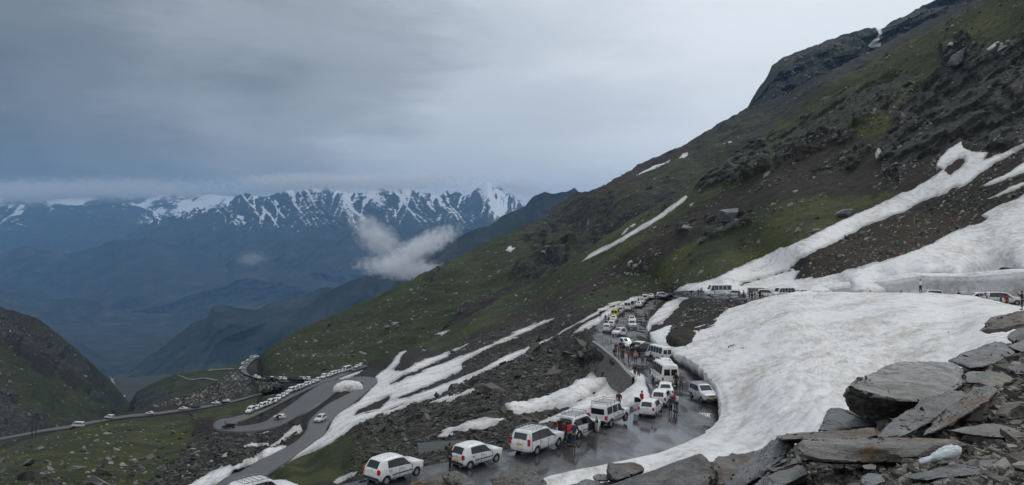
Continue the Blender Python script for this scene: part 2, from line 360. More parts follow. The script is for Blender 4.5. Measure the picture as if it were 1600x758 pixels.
SNOW_MID = [z5([(240,560),(300,535),(380,505),(425,492),(390,520),(340,535),(310,555),(250,562)]),
 z5([(230,725),(300,685),(400,650),(470,635),(560,630),(540,650),(490,675),(440,690),(390,692),(330,700),(280,715)]),
 z5([(230,240),(300,222),(262,246)])]
SNOW_TONGUE = [z5([(550,575),(640,560),(750,520),(850,480),(930,440),(960,430),(970,445),(1010,445),(1025,465),(1000,490),(920,535),(860,570),(790,590),(740,605),(680,615),(600,620),(570,610)]),
 zT([(-130,520),(0,480),(120,420),(220,370),(320,300),(420,220),(480,158),(560,150),(630,195),(640,240),(655,290),(670,335),(668,370),(600,385),(540,400),(480,420),(430,440),(280,440),(200,470),(130,485),(0,512)])]
SNOW_UP = [z7([(-60,430),(-20,330),(60,270),(120,250),(250,215),(350,190),(500,115),(650,60),(770,0),(900,-60)]) + zU([(200,465),(300,415),(450,345),(600,280),(660,240),(690,215),(665,205),(665,190),(680,170),(720,130),(765,97),(770,130),(800,140),(870,148),(850,180),(1011,118),(1200,30),(1200,80),(1011,135),(900,190),(830,240),(780,285),(700,310),(640,335),(560,370),(480,400),(370,450),(280,495),(200,530),(130,570),(88,605),(130,615),(105,650),(200,640),(370,605),(500,560),(620,520),(740,460),(830,430),(865,410),(830,400),(900,360),(1011,315),(1150,270),(1200,250),(1200,700),(1011,720),(700,705),(500,705),(300,705),(100,705),(0,700)]) + [(1150,466),(1095,463),(1060,462)],
 zU([(830,290),(900,250),(1011,190),(1080,160),(1080,200),(1011,230),(930,260),(850,285)]), zU([(870,330),(950,290),(1011,265),(1080,240),(1080,255),(1011,280),(920,320)]),
 z6([(700,75),(760,50),(820,20),(930,5),(960,90),(850,110),(780,150),(760,190),(700,250),(660,290),(640,320),(560,330),(550,360),(520,375),(500,355),(540,270),(620,200),(665,140),(725,90)])]
SNOW_HIGH = [zB([(25,567),(60,540),(150,490),(250,430),(350,365),(420,315),(465,288),(473,295),(440,325),(360,380),(260,445),(160,500),(80,545)]), zB([(190,455),(220,430),(205,450)]), zB([(228,422),(257,404),(240,418)]), zB([(478,332),(500,320),(490,332)]),
 zU([(425,160),(430,150),(450,147),(448,165),(428,178)]), zsc(1000, 0, 2.527, [(1370,200),(1400,172),(1418,168),(1400,190),(1378,203)])]
SNOW_GAPS = [zU([(720,240),(760,205),(780,185),(775,170),(755,172),(715,200),(690,220)]), zU([(700,308),(725,290),(760,282),(735,302)]), z7([(560,265),(610,235),(690,215),(800,185),(1000,130),(1000,134),(800,190),(640,240)])]
HOLE_MID = zT([(215,360),(245,345),(285,332),(270,350),(220,368)])

LIP = [(820,764),(850,741),(930,722),(1030,701),(1095,675),(1122,652),(1127,628),(1118,598),(1103,580),(1086,564),(1050,546),(1028,537),(1015,528)]
BANK_TOP = [(1027,523),(1048,516),(1069,511),(1079,517),(1086,510),(1103,503),(1122,495),(1158,484),(1191,474),(1217,470),(1235,465),(1261,459.5),(1287,456),(1340,456),(1450,458),(1510,461),(1545,468),(1590,478),(1700,500)]
S1c, S1v = [], []
def c1(px, py, d=None, z=None):
    S1c.append((px, py)); S1v.append(1 / (d if d else -z * F / (py - CY)))
for x, y, z in [(820,764,-14.2),(850,741,-14.2),(930,722,-14.1),(1030,701,-13.9),(1095,675,-13.9),(1122,652,-13.9),(1127,628,-14.0),(1118,598,-14.2),(1103,580,-14.4),(1086,564,-14.6),(1050,546,-15.5),(1028,537,-16.1),(1015,528,-16.9)]: c1(x, y, z=z)
for x, y, d in [(1048,512,148),(1079,512,138),(1103,498,144),(1158,479,139),(1217,470,128),(1261,459.5,124),(1340,456,115),(1450,458,101),(1545,468,90),(1590,478,82),(1700,500,68),(1120,530,112),(1200,560,80),(1200,510,104),(1300,500,94),(1400,500,82),(1300,520,86),(1400,560,62),(1500,520,64),(1200,640,52),(1300,640,42),(1100,710,45),(1550,508,58),(1000,735,47),(1150,730,40),(1600,560,34),(1400,700,28),(1700,600,24),(1600,740,20),(1250,800,30),(1000,800,42),(1150,590,76),(1165,640,60)]: c1(x, y, d)
inv_S = tps(S1c, S1v, lam=2e-6)
BANK_TOP2 = [(x, y + 13) for x, y in BANK_TOP]

# ------------------------------------------------------------------ sheet A: the whole near hillside with the roads cut into it
A_TOP = [(-260,742),(-60,716),(0,702),(50,680),(110,663),(200,646),(250,634),(300,613),(340,596),(362,582),(376,565),(390,557),(404,557),(402,563),(396,572),(404,583),(425,589),(480,589),(520,583),(545,575),(566,569),(600,559),(640,544),(740,490),(870,420),(1000,335),(1080,283),(1200,208),(1300,130),(1360,94),(1450,45),(1540,-2),(1660,-70),(1860,-180)]
A_TOP = [(-260,742),(-60,716),(0,702),(50,680),(110,663),(200,646),(250,634),(300,613),(340,596),(362,582),(374,567),(388,557),(402,557),(411,586),(425,589),(480,589),(520,583),(545,575),(566,569),(600,559),(640,544),(740,490),(870,420),(1000,335),(1080,283),(1200,208),(1300,130),(1360,94),(1450,45),(1540,-2),(1660,-70),(1860,-180)]
def make_sheet(name, top, depth, px0, px1, py_bot, step, rows, mat, disp=None, attrs=None, jitter=2.0, jw=40.0, seed=1, back=None, blocked=None):
    cols = int((px1 - px0) / step) + 1; xs = np.linspace(px0, px1, cols)
    yt = interp_line(top, xs)
    jp = np.stack([xs / jw, np.zeros(cols) + seed * 3.7, np.zeros(cols)], -1)
    jt = fbm(jp, 5, seed, 0.6) * jitter * 2.2
    if 'mountain' in name or 'glacier' in name: jt = -(ridged(jp, 5, seed, 0.55) - 0.62) * jitter * 1.6
    if callable(jitter_mask := (blocked or None)): jt = jt * jitter_mask(xs)
    yt = yt + jt
    yb = np.full(cols, float(py_bot)) if np.isscalar(py_bot) else interp_line(py_bot, xs)
    v = np.linspace(0, 1, rows)[:, None]
    py = yt[None, :] * (1 - v) + yb[None, :] * v; px = np.broadcast_to(xs[None, :], py.shape).copy()
    d = depth(px, py); V = PA(px, py, d)
    A = attrs(px, py, V) if attrs else {}
    if disp is not None: V = V + disp(px, py, V, A, v)
    base = V.copy()
    # the far side of the crest, falling away
    bk = 9; bs = back or 12.0; top_row = V[0].copy(); away = top_row.copy(); away[:, 2] = 0; away /= np.linalg.norm(away, axis=1)[:, None]
    extra = []
    for k in range(bk, 0, -1):
        s = bs * (k ** 1.5); w = top_row + away * s; w[:, 2] -= 0.12 * s + 0.55 * max(0, s - bs); extra.append(w)
    V2 = np.concatenate([np.stack(extra), V], 0)
    A2 = {k_: np.concatenate([np.repeat(a[:1], bk, 0), a], 0) for k_, a in A.items()}
    o = mesh_from(name, V2, grid_faces(V2.shape[0], cols), mat, A2)
    return dict(o=o, px=px, py=py, V=base, A=A, yt=yt, yb=yb, xs=xs, rows=rows)
def sheet_pos(S, px, py):
    px = np.atleast_1d(np.asarray(px, float)); py = np.atleast_1d(np.asarray(py, float))
    xs = S['xs']; c = np.clip((px - xs[0]) / (xs[1] - xs[0]), 0, len(xs) - 1.001); ci = c.astype(int); cf = c - ci
    yt = S['yt'][ci] * (1 - cf) + S['yt'][ci + 1] * cf; yb = S['yb'][ci] * (1 - cf) + S['yb'][ci + 1] * cf
    r = np.clip((py - yt) / (yb - yt) * (S['rows'] - 1), 0, S['rows'] - 1.001); ri = r.astype(int); rf = (r - ri)[:, None]; cf = cf[:, None]
    V = S['V']
    return (V[ri, ci] * (1 - cf) + V[ri, ci + 1] * cf) * (1 - rf) + (V[ri + 1, ci] * (1 - cf) + V[ri + 1, ci + 1] * cf) * rf

def road_mask(px, py):
    """1 on the roads, falling to 0 a little beside them"""
    m = np.zeros(px.shape)
    for rd in ROADS:
        for (a, b, _), (c, d, _) in zip(rd[:-1], rd[1:]):
            q = [a, c, d, b]; xs_ = [p[0] for p in q]; ys_ = [p[1] for p in q]
            mm = (px > min(xs_) - 14) & (px < max(xs_) + 14) & (py > min(ys_) - 9) & (py < max(ys_) + 9)
            if not mm.any(): continue
            dd = seg_dist(px[mm], py[mm], q, True, 1.0); dd = np.where(inside(px[mm], py[mm], q), 0, dd)
            m[mm] = np.maximum(m[mm], 1 - ss(0.5, 6.0, dd))
    return m
PG = lambda pts: pts
GRASS_A = [([(0,705),(100,672),(250,650),(300,655),(300,700),(240,758),(0,800),(-200,800),(-200,740)], 0.85),
  ([(110,690),(180,672),(240,668),(260,690),(230,715),(170,722),(120,712)], 1.0),
  ([(300,655),(390,645),(440,610),(400,600),(350,620)], 0.75),
  ([(430,730),(480,705),(560,680),(640,685),(640,720),(560,745),(430,770)], 0.72),
  ([(640,545),(740,490),(870,420),(1000,335),(1080,285),(1200,210),(1300,130),(1450,50),(1540,0),(1700,-60),(1700,60),(1500,120),(1400,165),(1280,210),(1180,270),(1080,330),(1000,380),(900,440),(760,510),(700,550)], 0.62),
  ([(900,470),(1000,420),(1100,370),(1240,310),(1400,300),(1330,340),(1200,400),(1100,440),(1000,460),(900,490)], 0.60),
  ([(1290,205),(1360,180),(1420,190),(1350,215)], 0.8)]
ROCK_A = [([(1085,290),(1130,245),(1200,215),(1200,260),(1140,290),(1090,305)], 0.9), ([(1370,230),(1400,170),(1460,110),(1520,70),(1600,60),(1700,60),(1700,240),(1600,235),(1540,232),(1500,215),(1450,250),(1400,280),(1370,270)], 0.85),
  ([(1470,70),(1510,55),(1515,100),(1480,120)], 1.0), ([(1200,215),(1300,150),(1400,110),(1450,120),(1380,180),(1290,230),(1210,260)], 0.62), ([(1250,270),(1330,200),(1370,230),(1320,270)], 0.5), ([(1100,340),(1170,330),(1175,350),(1130,375),(1100,370)], 0.85), ([(1055,350),(1085,345),(1080,370),(1055,368)], 0.85),
  ([(0,702),(60,680),(110,668),(90,690),(20,712)], 0.5), ([(990,350),(1060,300),(1085,305),(1020,350),(960,390),(950,380)], 0.55), ([(340,590),(375,565),(400,557),(400,575),(385,600),(420,606),(400,612),(330,632),(290,632)], 0.55)]
RUBBLE_A = [([(560,670),(640,625),(720,600),(850,545),(925,540),(960,600),(900,620),(860,650),(800,690),(640,750),(560,740),(640,690)], 1.0), ([(740,560),(900,500),(930,520),(840,560),(760,590),(640,640),(560,672),(600,645)], 0.7),
  ([(640,560),(760,515),(900,470),(930,490),(850,520),(760,550),(640,585)], 0.6), ([(1020,500),(1070,470),(1180,468),(1160,490),(1040,520)], 0.35), ([(290,632),(340,596),(380,580),(430,600),(400,615),(340,640)], 0.9), ([(250,758),(300,690),(380,680),(470,680),(420,700),(330,758)], 0.95), ([(540,760),(640,715),(700,730),(600,760)], 0.9),
  ([(430,590),(490,600),(430,612)], 0.3), ([(420,655),(500,600),(560,600),(500,640),(470,690)], 0.4), ([(880,690),(790,705),(790,670),(860,660)], 0.9), ([(920,500),(950,490),(940,540),(1000,590),(960,590),(900,540)], 0.6)]
RUST_A = [([(1240,430),(1300,380),(1450,330),(1540,330),(1500,370),(1400,410),(1300,430)], 0.9), ([(1200,210),(1300,150),(1600,40),(1700,0),(1700,80),(1450,190),(1250,260)], 0.55), ([(640,560),(900,420),(1100,300),(1150,330),(900,470),(640,590)], 0.45), ([(850,560),(920,530),(950,600),(880,600)], 0.6), ([(430,758),(600,690),(700,700),(560,758)], 0.5), ([(1350,300),(1450,250),(1600,230),(1600,300)], 0.5)]
def soft(px, py, regs, w=9.0, V=None):
    r = np.zeros(px.shape)
    for q, s in regs: r = np.maximum(r, s * ss(-w, w, sdf(px, py, q)))
    return r
def terrace(x, k=0.35):
    f = np.floor(x); t = x - f; return f + ss(k, 1 - k, t)
ATR = {}
def attrs_A(px, py, V):
    wx = fbm(V / 18.0, 3, 5) * 16; wy = fbm(V / 18.0, 3, 9) * 9
    qx, qy = px + wx, py + wy
    return dict(grass=soft(qx, qy, GRASS_A, 11) + 0.20, rock=soft(qx, qy, ROCK_A, 8), rubble=soft(qx, qy, RUBBLE_A, 8), rust=soft(qx, qy, RUST_A, 11), )
def disp_A(px, py, V, A, v):
    rm = road_mask(px, py); ATR['road'] = rm
    for rd in ROADS:
        for (a, b, z0), (c, d_, z1) in zip(rd[:-1], rd[1:]):
            q = [a, c, d_, b]; xs_ = [p[0] for p in q]; ys_ = [p[1] for p in q]
            mm = (px > min(xs_) - 2) & (px < max(xs_) + 2) & (py > min(ys_) - 1) & (py < max(ys_) + 1)
            if not mm.any(): continue
            x_, y_ = px[mm], py[mm]; s0 = seg_dist(x_, y_, [a, b]); s1 = seg_dist(x_, y_, [c, d_]); e0 = seg_dist(x_, y_, q, True); ok = inside(x_, y_, q) | (e0 < 1.2)
            zz = z0 + (z1 - z0) * s0 / (s0 + s1 + 1e-9); dn_ = -zz * F / (y_ - CY); W2 = V[mm]; W2[ok] = PA(x_[ok], y_[ok], dn_[ok]); V[mm] = W2
    bs = sdf(px, py, [(x + 2, y + 9) if y > 540 else (x + 4, y + 4) for x, y in LIP] + BANK_TOP2 + [(1700, 640), (1400, 790), (1200, 830), (900, 830)])
    m_ = (bs > 0) & ((px > 1290) | (py > 545)); dn = 1 / inv_S(px[m_], py[m_]) ; k_ = np.maximum(V[m_][:, 1], dn * (1 + 0.06 * ss(0, 14, bs[m_])) + 2.0 * ss(0, 8, bs[m_])); V[m_] = PA(px[m_], py[m_], k_); bsk = ss(20, 0, bs)
    d = V[..., 1]; amp = ss(25, 110, d) * (1 - rm) * bsk
    big = fbm(V / 46.0, 3, 21) * 3.2 * ss(200, 330, d) * (py < 470)
    n = fbm(V / 9.0, 4, 3, 0.55) * 1.1 + ridged(V / 4.5, 3, 7, 0.6) * 0.22
    q = V.copy(); q[..., 2] = V[..., 2] * 1.0 + 0.35 * V[..., 0]
    hs = ss(6, -6, sdf(px, py, SNOW_HIGH[0])); sn_ = ss(3, -8, sdf_union(px, py, SNOW_UP + SNOW_LOW)); amp = amp * (0.15 + 0.85 * hs) * (0.35 + 0.65 * sn_); rk = ss(0.25, 0.8, A['rock'] + fbm(V / 7.0, 3, 41) * 0.7) * ss(-9, -40, np.maximum(sdf(px, py, SNOW_HIGH[0]), sdf_wide(px, py, SNOW_HIGH[0])))
    h = fbm(V / np.array([30.0, 30.0, 60.0]), 5, 31, 0.58)
    crag = (terrace(h * 7.0) / 7.0) * 15.0 + ridged(q / np.array([5.0, 5.0, 5.0]), 4, 51) * 0.6
    rb = A['rubble'] * (ridged(V / 2.2, 3, 61, 0.7) * 0.38 + noise3(V / 1.1, 3) * 0.22)
    z = (n + big) * amp + crag * rk * (py < 420) * amp * 0.34 * ss(0, 0.06, v) + rb * amp
    z = z - 0.0012 * d * rm - 0.10 * rm
    o = np.zeros_like(V); o[..., 2] = z
    o[..., 0] -= crag * rk * (py < 420) * amp * 0.55; o[..., 1] -= crag * rk * (py < 420) * amp * 0.75
    return o
SA = make_sheet('hillside', A_TOP, dA, -200, 1800, 870, 1.6, 640, M_HILL, disp_A, attrs_A, jitter=2.2, jw=34, seed=4, back=8, blocked=lambda x: 0.12 + 0.88 * ss(560, 700, x) + 0.3 * (x < 340))
struct(SA['o'])

# ------------------------------------------------------------------ road ribbons
def catmull(pts, n):
    P_ = np.array(pts, float); out_ = []
    for i in range(len(P_) - 1):
        p0 = P_[max(i - 1, 0)]; p1 = P_[i]; p2 = P_[i + 1]; p3 = P_[min(i + 2, len(P_) - 1)]
        for k in range(n):
            t = k / n; out_.append(0.5 * ((2 * p1) + (-p0 + p2) * t + (2 * p0 - 5 * p1 + 4 * p2 - p3) * t * t + (-p0 + 3 * p1 - 3 * p2 + p3) * t ** 3))
    out_.append(P_[-1]); return np.array(out_)
def build_road(name, rd, lift=0.06, nx=9):
    Lp = catmull([tuple(P(a[0], a[1], -z * F / (a[1] - CY))) for a, b, z in rd], 8)
    Rp = catmull([tuple(P(b[0], b[1], -z * F / (b[1] - CY))) for a, b, z in rd], 8)
    t = np.linspace(0, 1, nx)[None, :, None]
    V = Lp[:, None, :] * (1 - t) + Rp[:, None, :] * t; V[..., 2] += lift
    e = np.abs(t[..., 0] - 0.5) * 2
    jag = fbm(V / 2.0, 3, 8) * 0.5
    V[..., 2] -= ss(0.97, 1.0, e + 0 * jag) * 0.05
    skirt = V[:, :1].copy(); skirt[..., 2] -= 0.5; skirt2 = V[:, -1:].copy(); skirt2[..., 2] -= 0.5
    V = np.concatenate([skirt, V, skirt2], 1)
    return struct(mesh_from(name, V, grid_faces(V.shape[0], V.shape[1]), M_ROAD if lift < 0.1 else M_ROADF))
for rd, lf in zip(ROADS, (0.06, 0.07, 0.12, 0.2, 0.2)): build_road('road', rd, lf)

# ------------------------------------------------------------------ snow lying on the hillside
def build_snow(S, name, polys, thick, mat, gaps=(), rag=1.6, nscale=4.0, seed=70, cliff=False):
    px, py, V = S['px'], S['py'], S['V']
    d = V[..., 1]
    s = np.full(px.shape, -60.0); s = sdf_union(px, py, polys)
    nn = np.zeros(px.shape); m = s > -12
    nn[m] = fbm(V[m] / nscale, 4, seed, 0.6) * rag * 3.0
    s = s + nn
    for g in gaps: s = np.minimum(s, -sdf(px, py, g) + nn)
    sm_ = s * d / F                                   # metres
    h = np.where(sm_ > 0, thick * (1 - np.exp(-sm_ * 1.3 / thick)), sm_ * 1.6)
    h = np.clip(h, -1.2, thick) + np.where(m, fbm(V / 6.0, 3, seed + 5) * 0.25 * thick, 0) * ss(0, 2.5, sm_)
    keep = s > -4.0
    idx = np.arange(px.size).reshape(px.shape)
    kf = keep[:-1, :-1] & keep[1:, :-1] & keep[1:, 1:] & keep[:-1, 1:]
    Fq = np.stack([idx[:-1, :-1], idx[1:, :-1], idx[1:, 1:], idx[:-1, 1:]], -1)[kf]
    used, invs = np.unique(Fq, return_inverse=True)
    W_ = V.copy()
    if cliff: W_ = W_ * (1 - (h * 1.6 + 0.3) / d)[..., None]      # banked against a steep face: thick outwards
    else: W_[..., 2] += h
    W_ = W_.reshape(-1, 3)[used]; e = (1 - ss(0.0, 0.35 + 0.002 * d, sm_)).reshape(-1)[used]
    return struct(mesh_from(name, W_, invs.reshape(-1, 4), mat, dict(edge=e * 0.55)))
build_snow(SA, 'snow_field', SNOW_LOW, 0.18, M_SNOW)
build_snow(SA, 'snow_patch', SNOW_SMALL, 0.2, M_SNOW, seed=81)
build_snow(SA, 'snow_patch', SNOW_MID, 0.22, M_SNOW, seed=82, rag=1.8, nscale=2)
build_snow(SA, 'snow_patch', SNOW_TONGUE, 0.5, M_SNOW, gaps=[HOLE_MID], seed=83, rag=1.2, nscale=2)
build_snow(SA, 'snow_field', SNOW_UP, 0.28, M_SNOW, gaps=SNOW_GAPS, seed=84)
build_snow(SA, 'snow_patch', SNOW_HIGH, 1.6, M_SNOW, seed=85, rag=0.9, cliff=True)

# ------------------------------------------------------------------ thick ploughed snow bank right of the road
def build_bank():
    poly = LIP + BANK_TOP + [(1700,640),(1400,790),(1200,830),(900,830)]
    poly = [tuple(q) for q in catmull(poly + [poly[0]], 6)[:, :2]] if False else poly
    # smooth outline
    pl = []
    cm = catmull([(*q, 0) for q in poly + [poly[0]]], 6)
    pl = [(q[0], q[1]) for q in cm[:-1]]
    jn = fbm(np.stack([np.array([p[0] for p in pl]) / 14.0, np.array([p[1] for p in pl]) / 14.0, np.zeros(len(pl))], -1), 3, 91) * 3.0
    pl = [(x + 0.3 * j, y + j) for (x, y), j in zip(pl, jn)]
    step = 1.9; xs = np.arange(810, 1702, step); ys = np.arange(450, 832, step)
    px, py = np.meshgrid(xs, ys); s = np.full(px.shape, -60.0)
    dd = seg_dist(px, py, pl, True); ins = inside(px, py, pl)
    keepv = ins | (dd < step * 0.75)
    # pull fringe vertices onto the outline
    fr = keepv & (~ins | (dd < step * 0.5)); fx, fy = px[fr], py[fr]; bx = np.full(fx.shape, 1e9); best = [fx.copy(), fy.copy()]
    n = len(pl)
    for k in range(n):
        ax, ay = pl[k]; cx_, cy_ = pl[(k + 1) % n]; ex, ey = cx_ - ax, cy_ - ay; L = ex * ex + ey * ey + 1e-9
        t = np.clip(((fx - ax) * ex + (fy - ay) * ey) / L, 0, 1); qx, qy = ax + t * ex, ay + t * ey; e = (fx - qx) ** 2 + (fy - qy) ** 2
        u = e < bx; bx[u] = e[u]; best[0][u] = qx[u]; best[1][u] = qy[u]
    px[fr], py[fr] = best
    d = 1 / inv_S(px, py); V = PA(px, py, d)
    sm_ = np.where(ins, dd, 0) * d / F
    g = V * np.array([1, 1, 0.3]); a_ = 0.6; ca, sa = math.cos(a_), math.sin(a_)
    g2 = np.stack([(g[..., 0] * ca + g[..., 1] * sa) / 6.5, (-g[..., 0] * sa + g[..., 1] * ca) / 2.4, g[..., 2] / 4], -1)
    cup = np.abs(noise3(g2 * 1.9, 33)) * 0.5 + np.abs(noise3(g2 * 4.1, 37)) * 0.22
    V[..., 2] += (fbm(V / 12.0, 3, 19) * 0.9 + cup * 1.15) * ss(0.2, 6, sm_) + fbm(V / 1.6, 3, 12) * 0.12 * ss(0.0, 1.0, sm_)
    V[..., 2] -= 0.25 * (1 - ss(0, 0.7, sm_)) * (py > 530)
    V[..., 2] += 0.9 * ss(1290, 1230, px) * ss(545, 525, py) * (1 - ss(2, 12, sm_))
    idx = np.arange(px.size).reshape(px.shape)
    kf = keepv[:-1, :-1] & keepv[1:, :-1] & keepv[1:, 1:] & keepv[:-1, 1:]
    Fq = np.stack([idx[:-1, :-1], idx[1:, :-1], idx[1:, 1:], idx[:-1, 1:]], -1)[kf]
    # curtain: boundary edges of the kept faces go down as the cut face of the bank
    E = {}
    for q in Fq:
        for a, b in ((q[0], q[1]), (q[1], q[2]), (q[2], q[3]), (q[3], q[0])):
            if (b, a) in E: del E[(b, a)]
            else: E[(a, b)] = 1
    Vf = V.reshape(-1, 3); bv = sorted({a for e_ in E for a in e_}); bi = {a: i for i, a in enumerate(bv)}
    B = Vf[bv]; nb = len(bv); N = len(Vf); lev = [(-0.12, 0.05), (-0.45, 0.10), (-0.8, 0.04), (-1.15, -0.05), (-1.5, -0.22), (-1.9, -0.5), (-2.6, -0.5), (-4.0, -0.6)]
    cen = B.copy(); allV = [Vf]; ed = [np.zeros(N)]
    # outward direction from edges
    nrm = np.zeros((nb, 2))
    for a, b in E:
        t = Vf[b][:2] - Vf[a][:2]; o_ = np.array([t[1], -t[0]]); o_ /= np.linalg.norm(o_) + 1e-9; nrm[bi[a]] += o_; nrm[bi[b]] += o_
    nrm /= np.linalg.norm(nrm, axis=1)[:, None] + 1e-9
    ins_t = inside(*[np.array([v]) for v in (0, 0)], [(0, 0), (1, 0), (0, 1)])
    for z_, o_ in lev:
        W_ = B.copy(); W_[:, 2] += z_; W_[:, :2] += nrm * o_ * 1.0
        W_[:, :2] += nrm * (fbm(np.c_[B[:, :2] / 1.3, np.full(nb, z_ * 0.6)], 3, 77)[:, None] * 0.5)
        allV.append(W_); ed.append(np.full(nb, float(ss(0.6, 1.35, -z_))))  # foot of the cut face coloured dark: dirt plus painted-in undercut shade
    cur = []
    for a, b in E:
        prev = (a, b)
        for k in range(len(lev)):
            na, nb_ = N + k * nb + bi[a], N + k * nb + bi[b]; cur.append((prev[0], na, nb_, prev[1])); prev = (na, nb_)
    allV = np.concatenate(allV); ed = np.concatenate(ed); Fa = np.concatenate([Fq, np.array(cur)])
    used, iv = np.unique(Fa, return_inverse=True)
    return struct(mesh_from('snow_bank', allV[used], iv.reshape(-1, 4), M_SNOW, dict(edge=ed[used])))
build_bank()

# cut snow wall behind the upper road
def build_wall():
    xs = np.arange(1215, 1760, 1.5)
    yb = np.interp(xs, [1215,1250,1400,1540,1640,1720,1760],[459.5,460,463,467,471,474,475]); zb = np.interp(xs, [1215,1250,1400,1540,1640,1720,1760],[-10.3,-10,-9.2,-8.6,-8.2,-8,-8]); d = -zb * F / (yb - CY) + 0.4
    yt = np.interp(xs, [1215,1262,1300,1335,1400,1440,1470,1520,1600,1760],[459,457,450,445,438,431,432,433,426,420]); yt = yt + fbm(np.stack([xs / 40, xs * 0, xs * 0], -1), 3, 5) * 2
    n = 22; rows = []; ed = []
    for k in range(n + 1):
        t = k / n; py = (yb + 3) * (1 - t) + yt * t; dd = d + 0.9 * t * (yb - yt) / 30 + 0.5 * ss(0.8, 1, t)
        q = PA(xs, py, dd); fl = fbm(np.stack([q[:, 0] / 0.8, q[:, 1] / 0.8, q[:, 2] / 6], -1), 3, 6) * 0.45 + fbm(q / 5, 2, 8) * 0.8
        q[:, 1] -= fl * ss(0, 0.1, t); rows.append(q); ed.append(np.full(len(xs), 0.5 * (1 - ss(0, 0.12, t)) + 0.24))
    for k in (0.6, 1.6, 3.5, 8):
        q = rows[n].copy(); q[:, 1] += k; q[:, 2] += k * 0.12 * (1 if k < 4 else -0.2); rows.append(q); ed.append(np.zeros(len(xs)))
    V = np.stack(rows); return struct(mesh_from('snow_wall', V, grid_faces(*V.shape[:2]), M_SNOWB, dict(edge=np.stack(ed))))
build_wall()

# ------------------------------------------------------------------ sheet B: the green slope behind
B_TOP = [(340,600),(380,578),(398,566),(412,551),(430,538),(480,510),(540,484),(600,458),(650,432),(690,413),(740,388),(800,362),(840,345),(868,320),(900,300),(940,290),(985,268),(1000,256),(1040,240),(1100,208),(1155,176),(1200,160),(1300,110),(1400,60),(1560,-20),(1860,-160)]
cb, vb = [], []
for x, y, d in [(340,600,560),(398,566,600),(398,588,520),(430,592,424),(480,594,404),(540,586,403),(565,577,420),(620,560,402),(640,545,420),(740,490,470),(870,420,540),(1000,335,610),(1080,285,680),(1300,130,840),(1540,0,950),(430,538,600),(600,458,680),(690,413,740),(800,362,820),(900,300,900),(1000,256,950),(1155,176,1040),(1400,60,1100),(1860,-160,1200),(500,560,470),(600,520,520),(750,440,610),(900,360,740),(430,620,400),(640,600,360),(1000,380,560),(1300,180,780),(1860,0,900)]:
    cb.append((x, y)); vb.append(1 / d)
inv_B = tps(cb, vb, lam=2e-6)
BBOT = [(x, y + (6 if x < 600 else 34)) for x, y in A_TOP if 340 < x and (x > 405)] + [(340,600),(400,600)]
def attrs_B(px, py, V):
    wx = fbm(V / 60.0, 3, 5) * 22; wy = fbm(V / 60.0, 3, 9) * 14; qx, qy = px + wx, py + wy
    g = soft(qx, qy, [([(380,590),(430,530),(600,455),(800,362),(900,310),(960,330),(900,400),(740,480),(640,545),(560,590)], 0.95), ([(860,330),(1000,262),(1160,180),(1300,120),(1300,170),(1100,270),(1000,330),(900,390)], 0.5)], 14)
    r = soft(qx, qy, [([(800,350),(840,300),(905,298),(930,330),(880,370),(830,385)], 0.6), ([(840,400),(890,390),(880,420),(830,432),(800,440)], 0.85), ([(1000,262),(1120,200),(1150,178),(1160,200),(1040,250)], 0.45), ([(670,430),(700,410),(690,435),(660,445)], 0.7), ([(640,540),(720,495),(740,500),(660,548)], 0.3), ([(880,330),(960,300),(960,360),(900,400)], 0.55)], 10)
    u = soft(qx, qy, [([(400,560),(430,545),(520,560),(620,560),(560,595),(400,600)], 0.62), ([(900,310),(1150,190),(1250,150),(1100,250),(950,330)], 0.7)], 12)
    return dict(grass=g, rock=r, rubble=g * 0, rust=u)
def disp_B(px, py, V, A, v):
    rk = ss(0.2, 0.8, A['rock'] + fbm(V / 25.0, 3, 41) * 0.5); am = ss(0, 0.2, v) * 0.7 + 0.3
    foot = ss(0, 30, np.interp(px, [x for x, y in BBOT][::1] if False else sorted([q[0] for q in BBOT]), [q[1] for q in sorted(BBOT)]) - py) if True else 1
    h = fbm(V / 60.0, 3, 31)
    z = (fbm(V / 75.0, 4, 13) * 14 * am + fbm(V / 18.0, 4, 14, 0.6) * 3.0 + terrace(h * 8) * 5.5 * rk * am + ridged(V / 9.0, 3, 19) * 1.3 * (0.3 + rk)) * (0.08 + 0.92 * foot)
    o = np.zeros_like(V); o[..., 2] = z; return o
SB = make_sheet('green_hill', B_TOP, lambda x, y: 1 / np.maximum(inv_B(x, y), 1 / 1600), 345, 1800, BBOT, 1.7, 210, M_HILLB, disp_B, attrs_B, jitter=2.8, jw=45, seed=9, back=25, blocked=lambda x: ss(395, 470, x))
struct(SB['o'])
SNOW_B = [zB([(255,200),(290,180),(340,155),(380,143),(405,143),(380,160),(300,190),(258,203)]), zB([(400,135),(425,123),(418,133)]), zB([(435,120),(450,105),(477,100),(470,112),(440,122)]), zB([(590,80),(640,62),(660,63),(630,80),(600,87)]),
  zsc(400, 260, 2.667, [(1035,355),(1055,328),(1080,338),(1060,352)])]
build_snow(SB, 'snow_patch', SNOW_B, 3.0, M_SNOWF, rag=0.6, nscale=12, cliff=True)

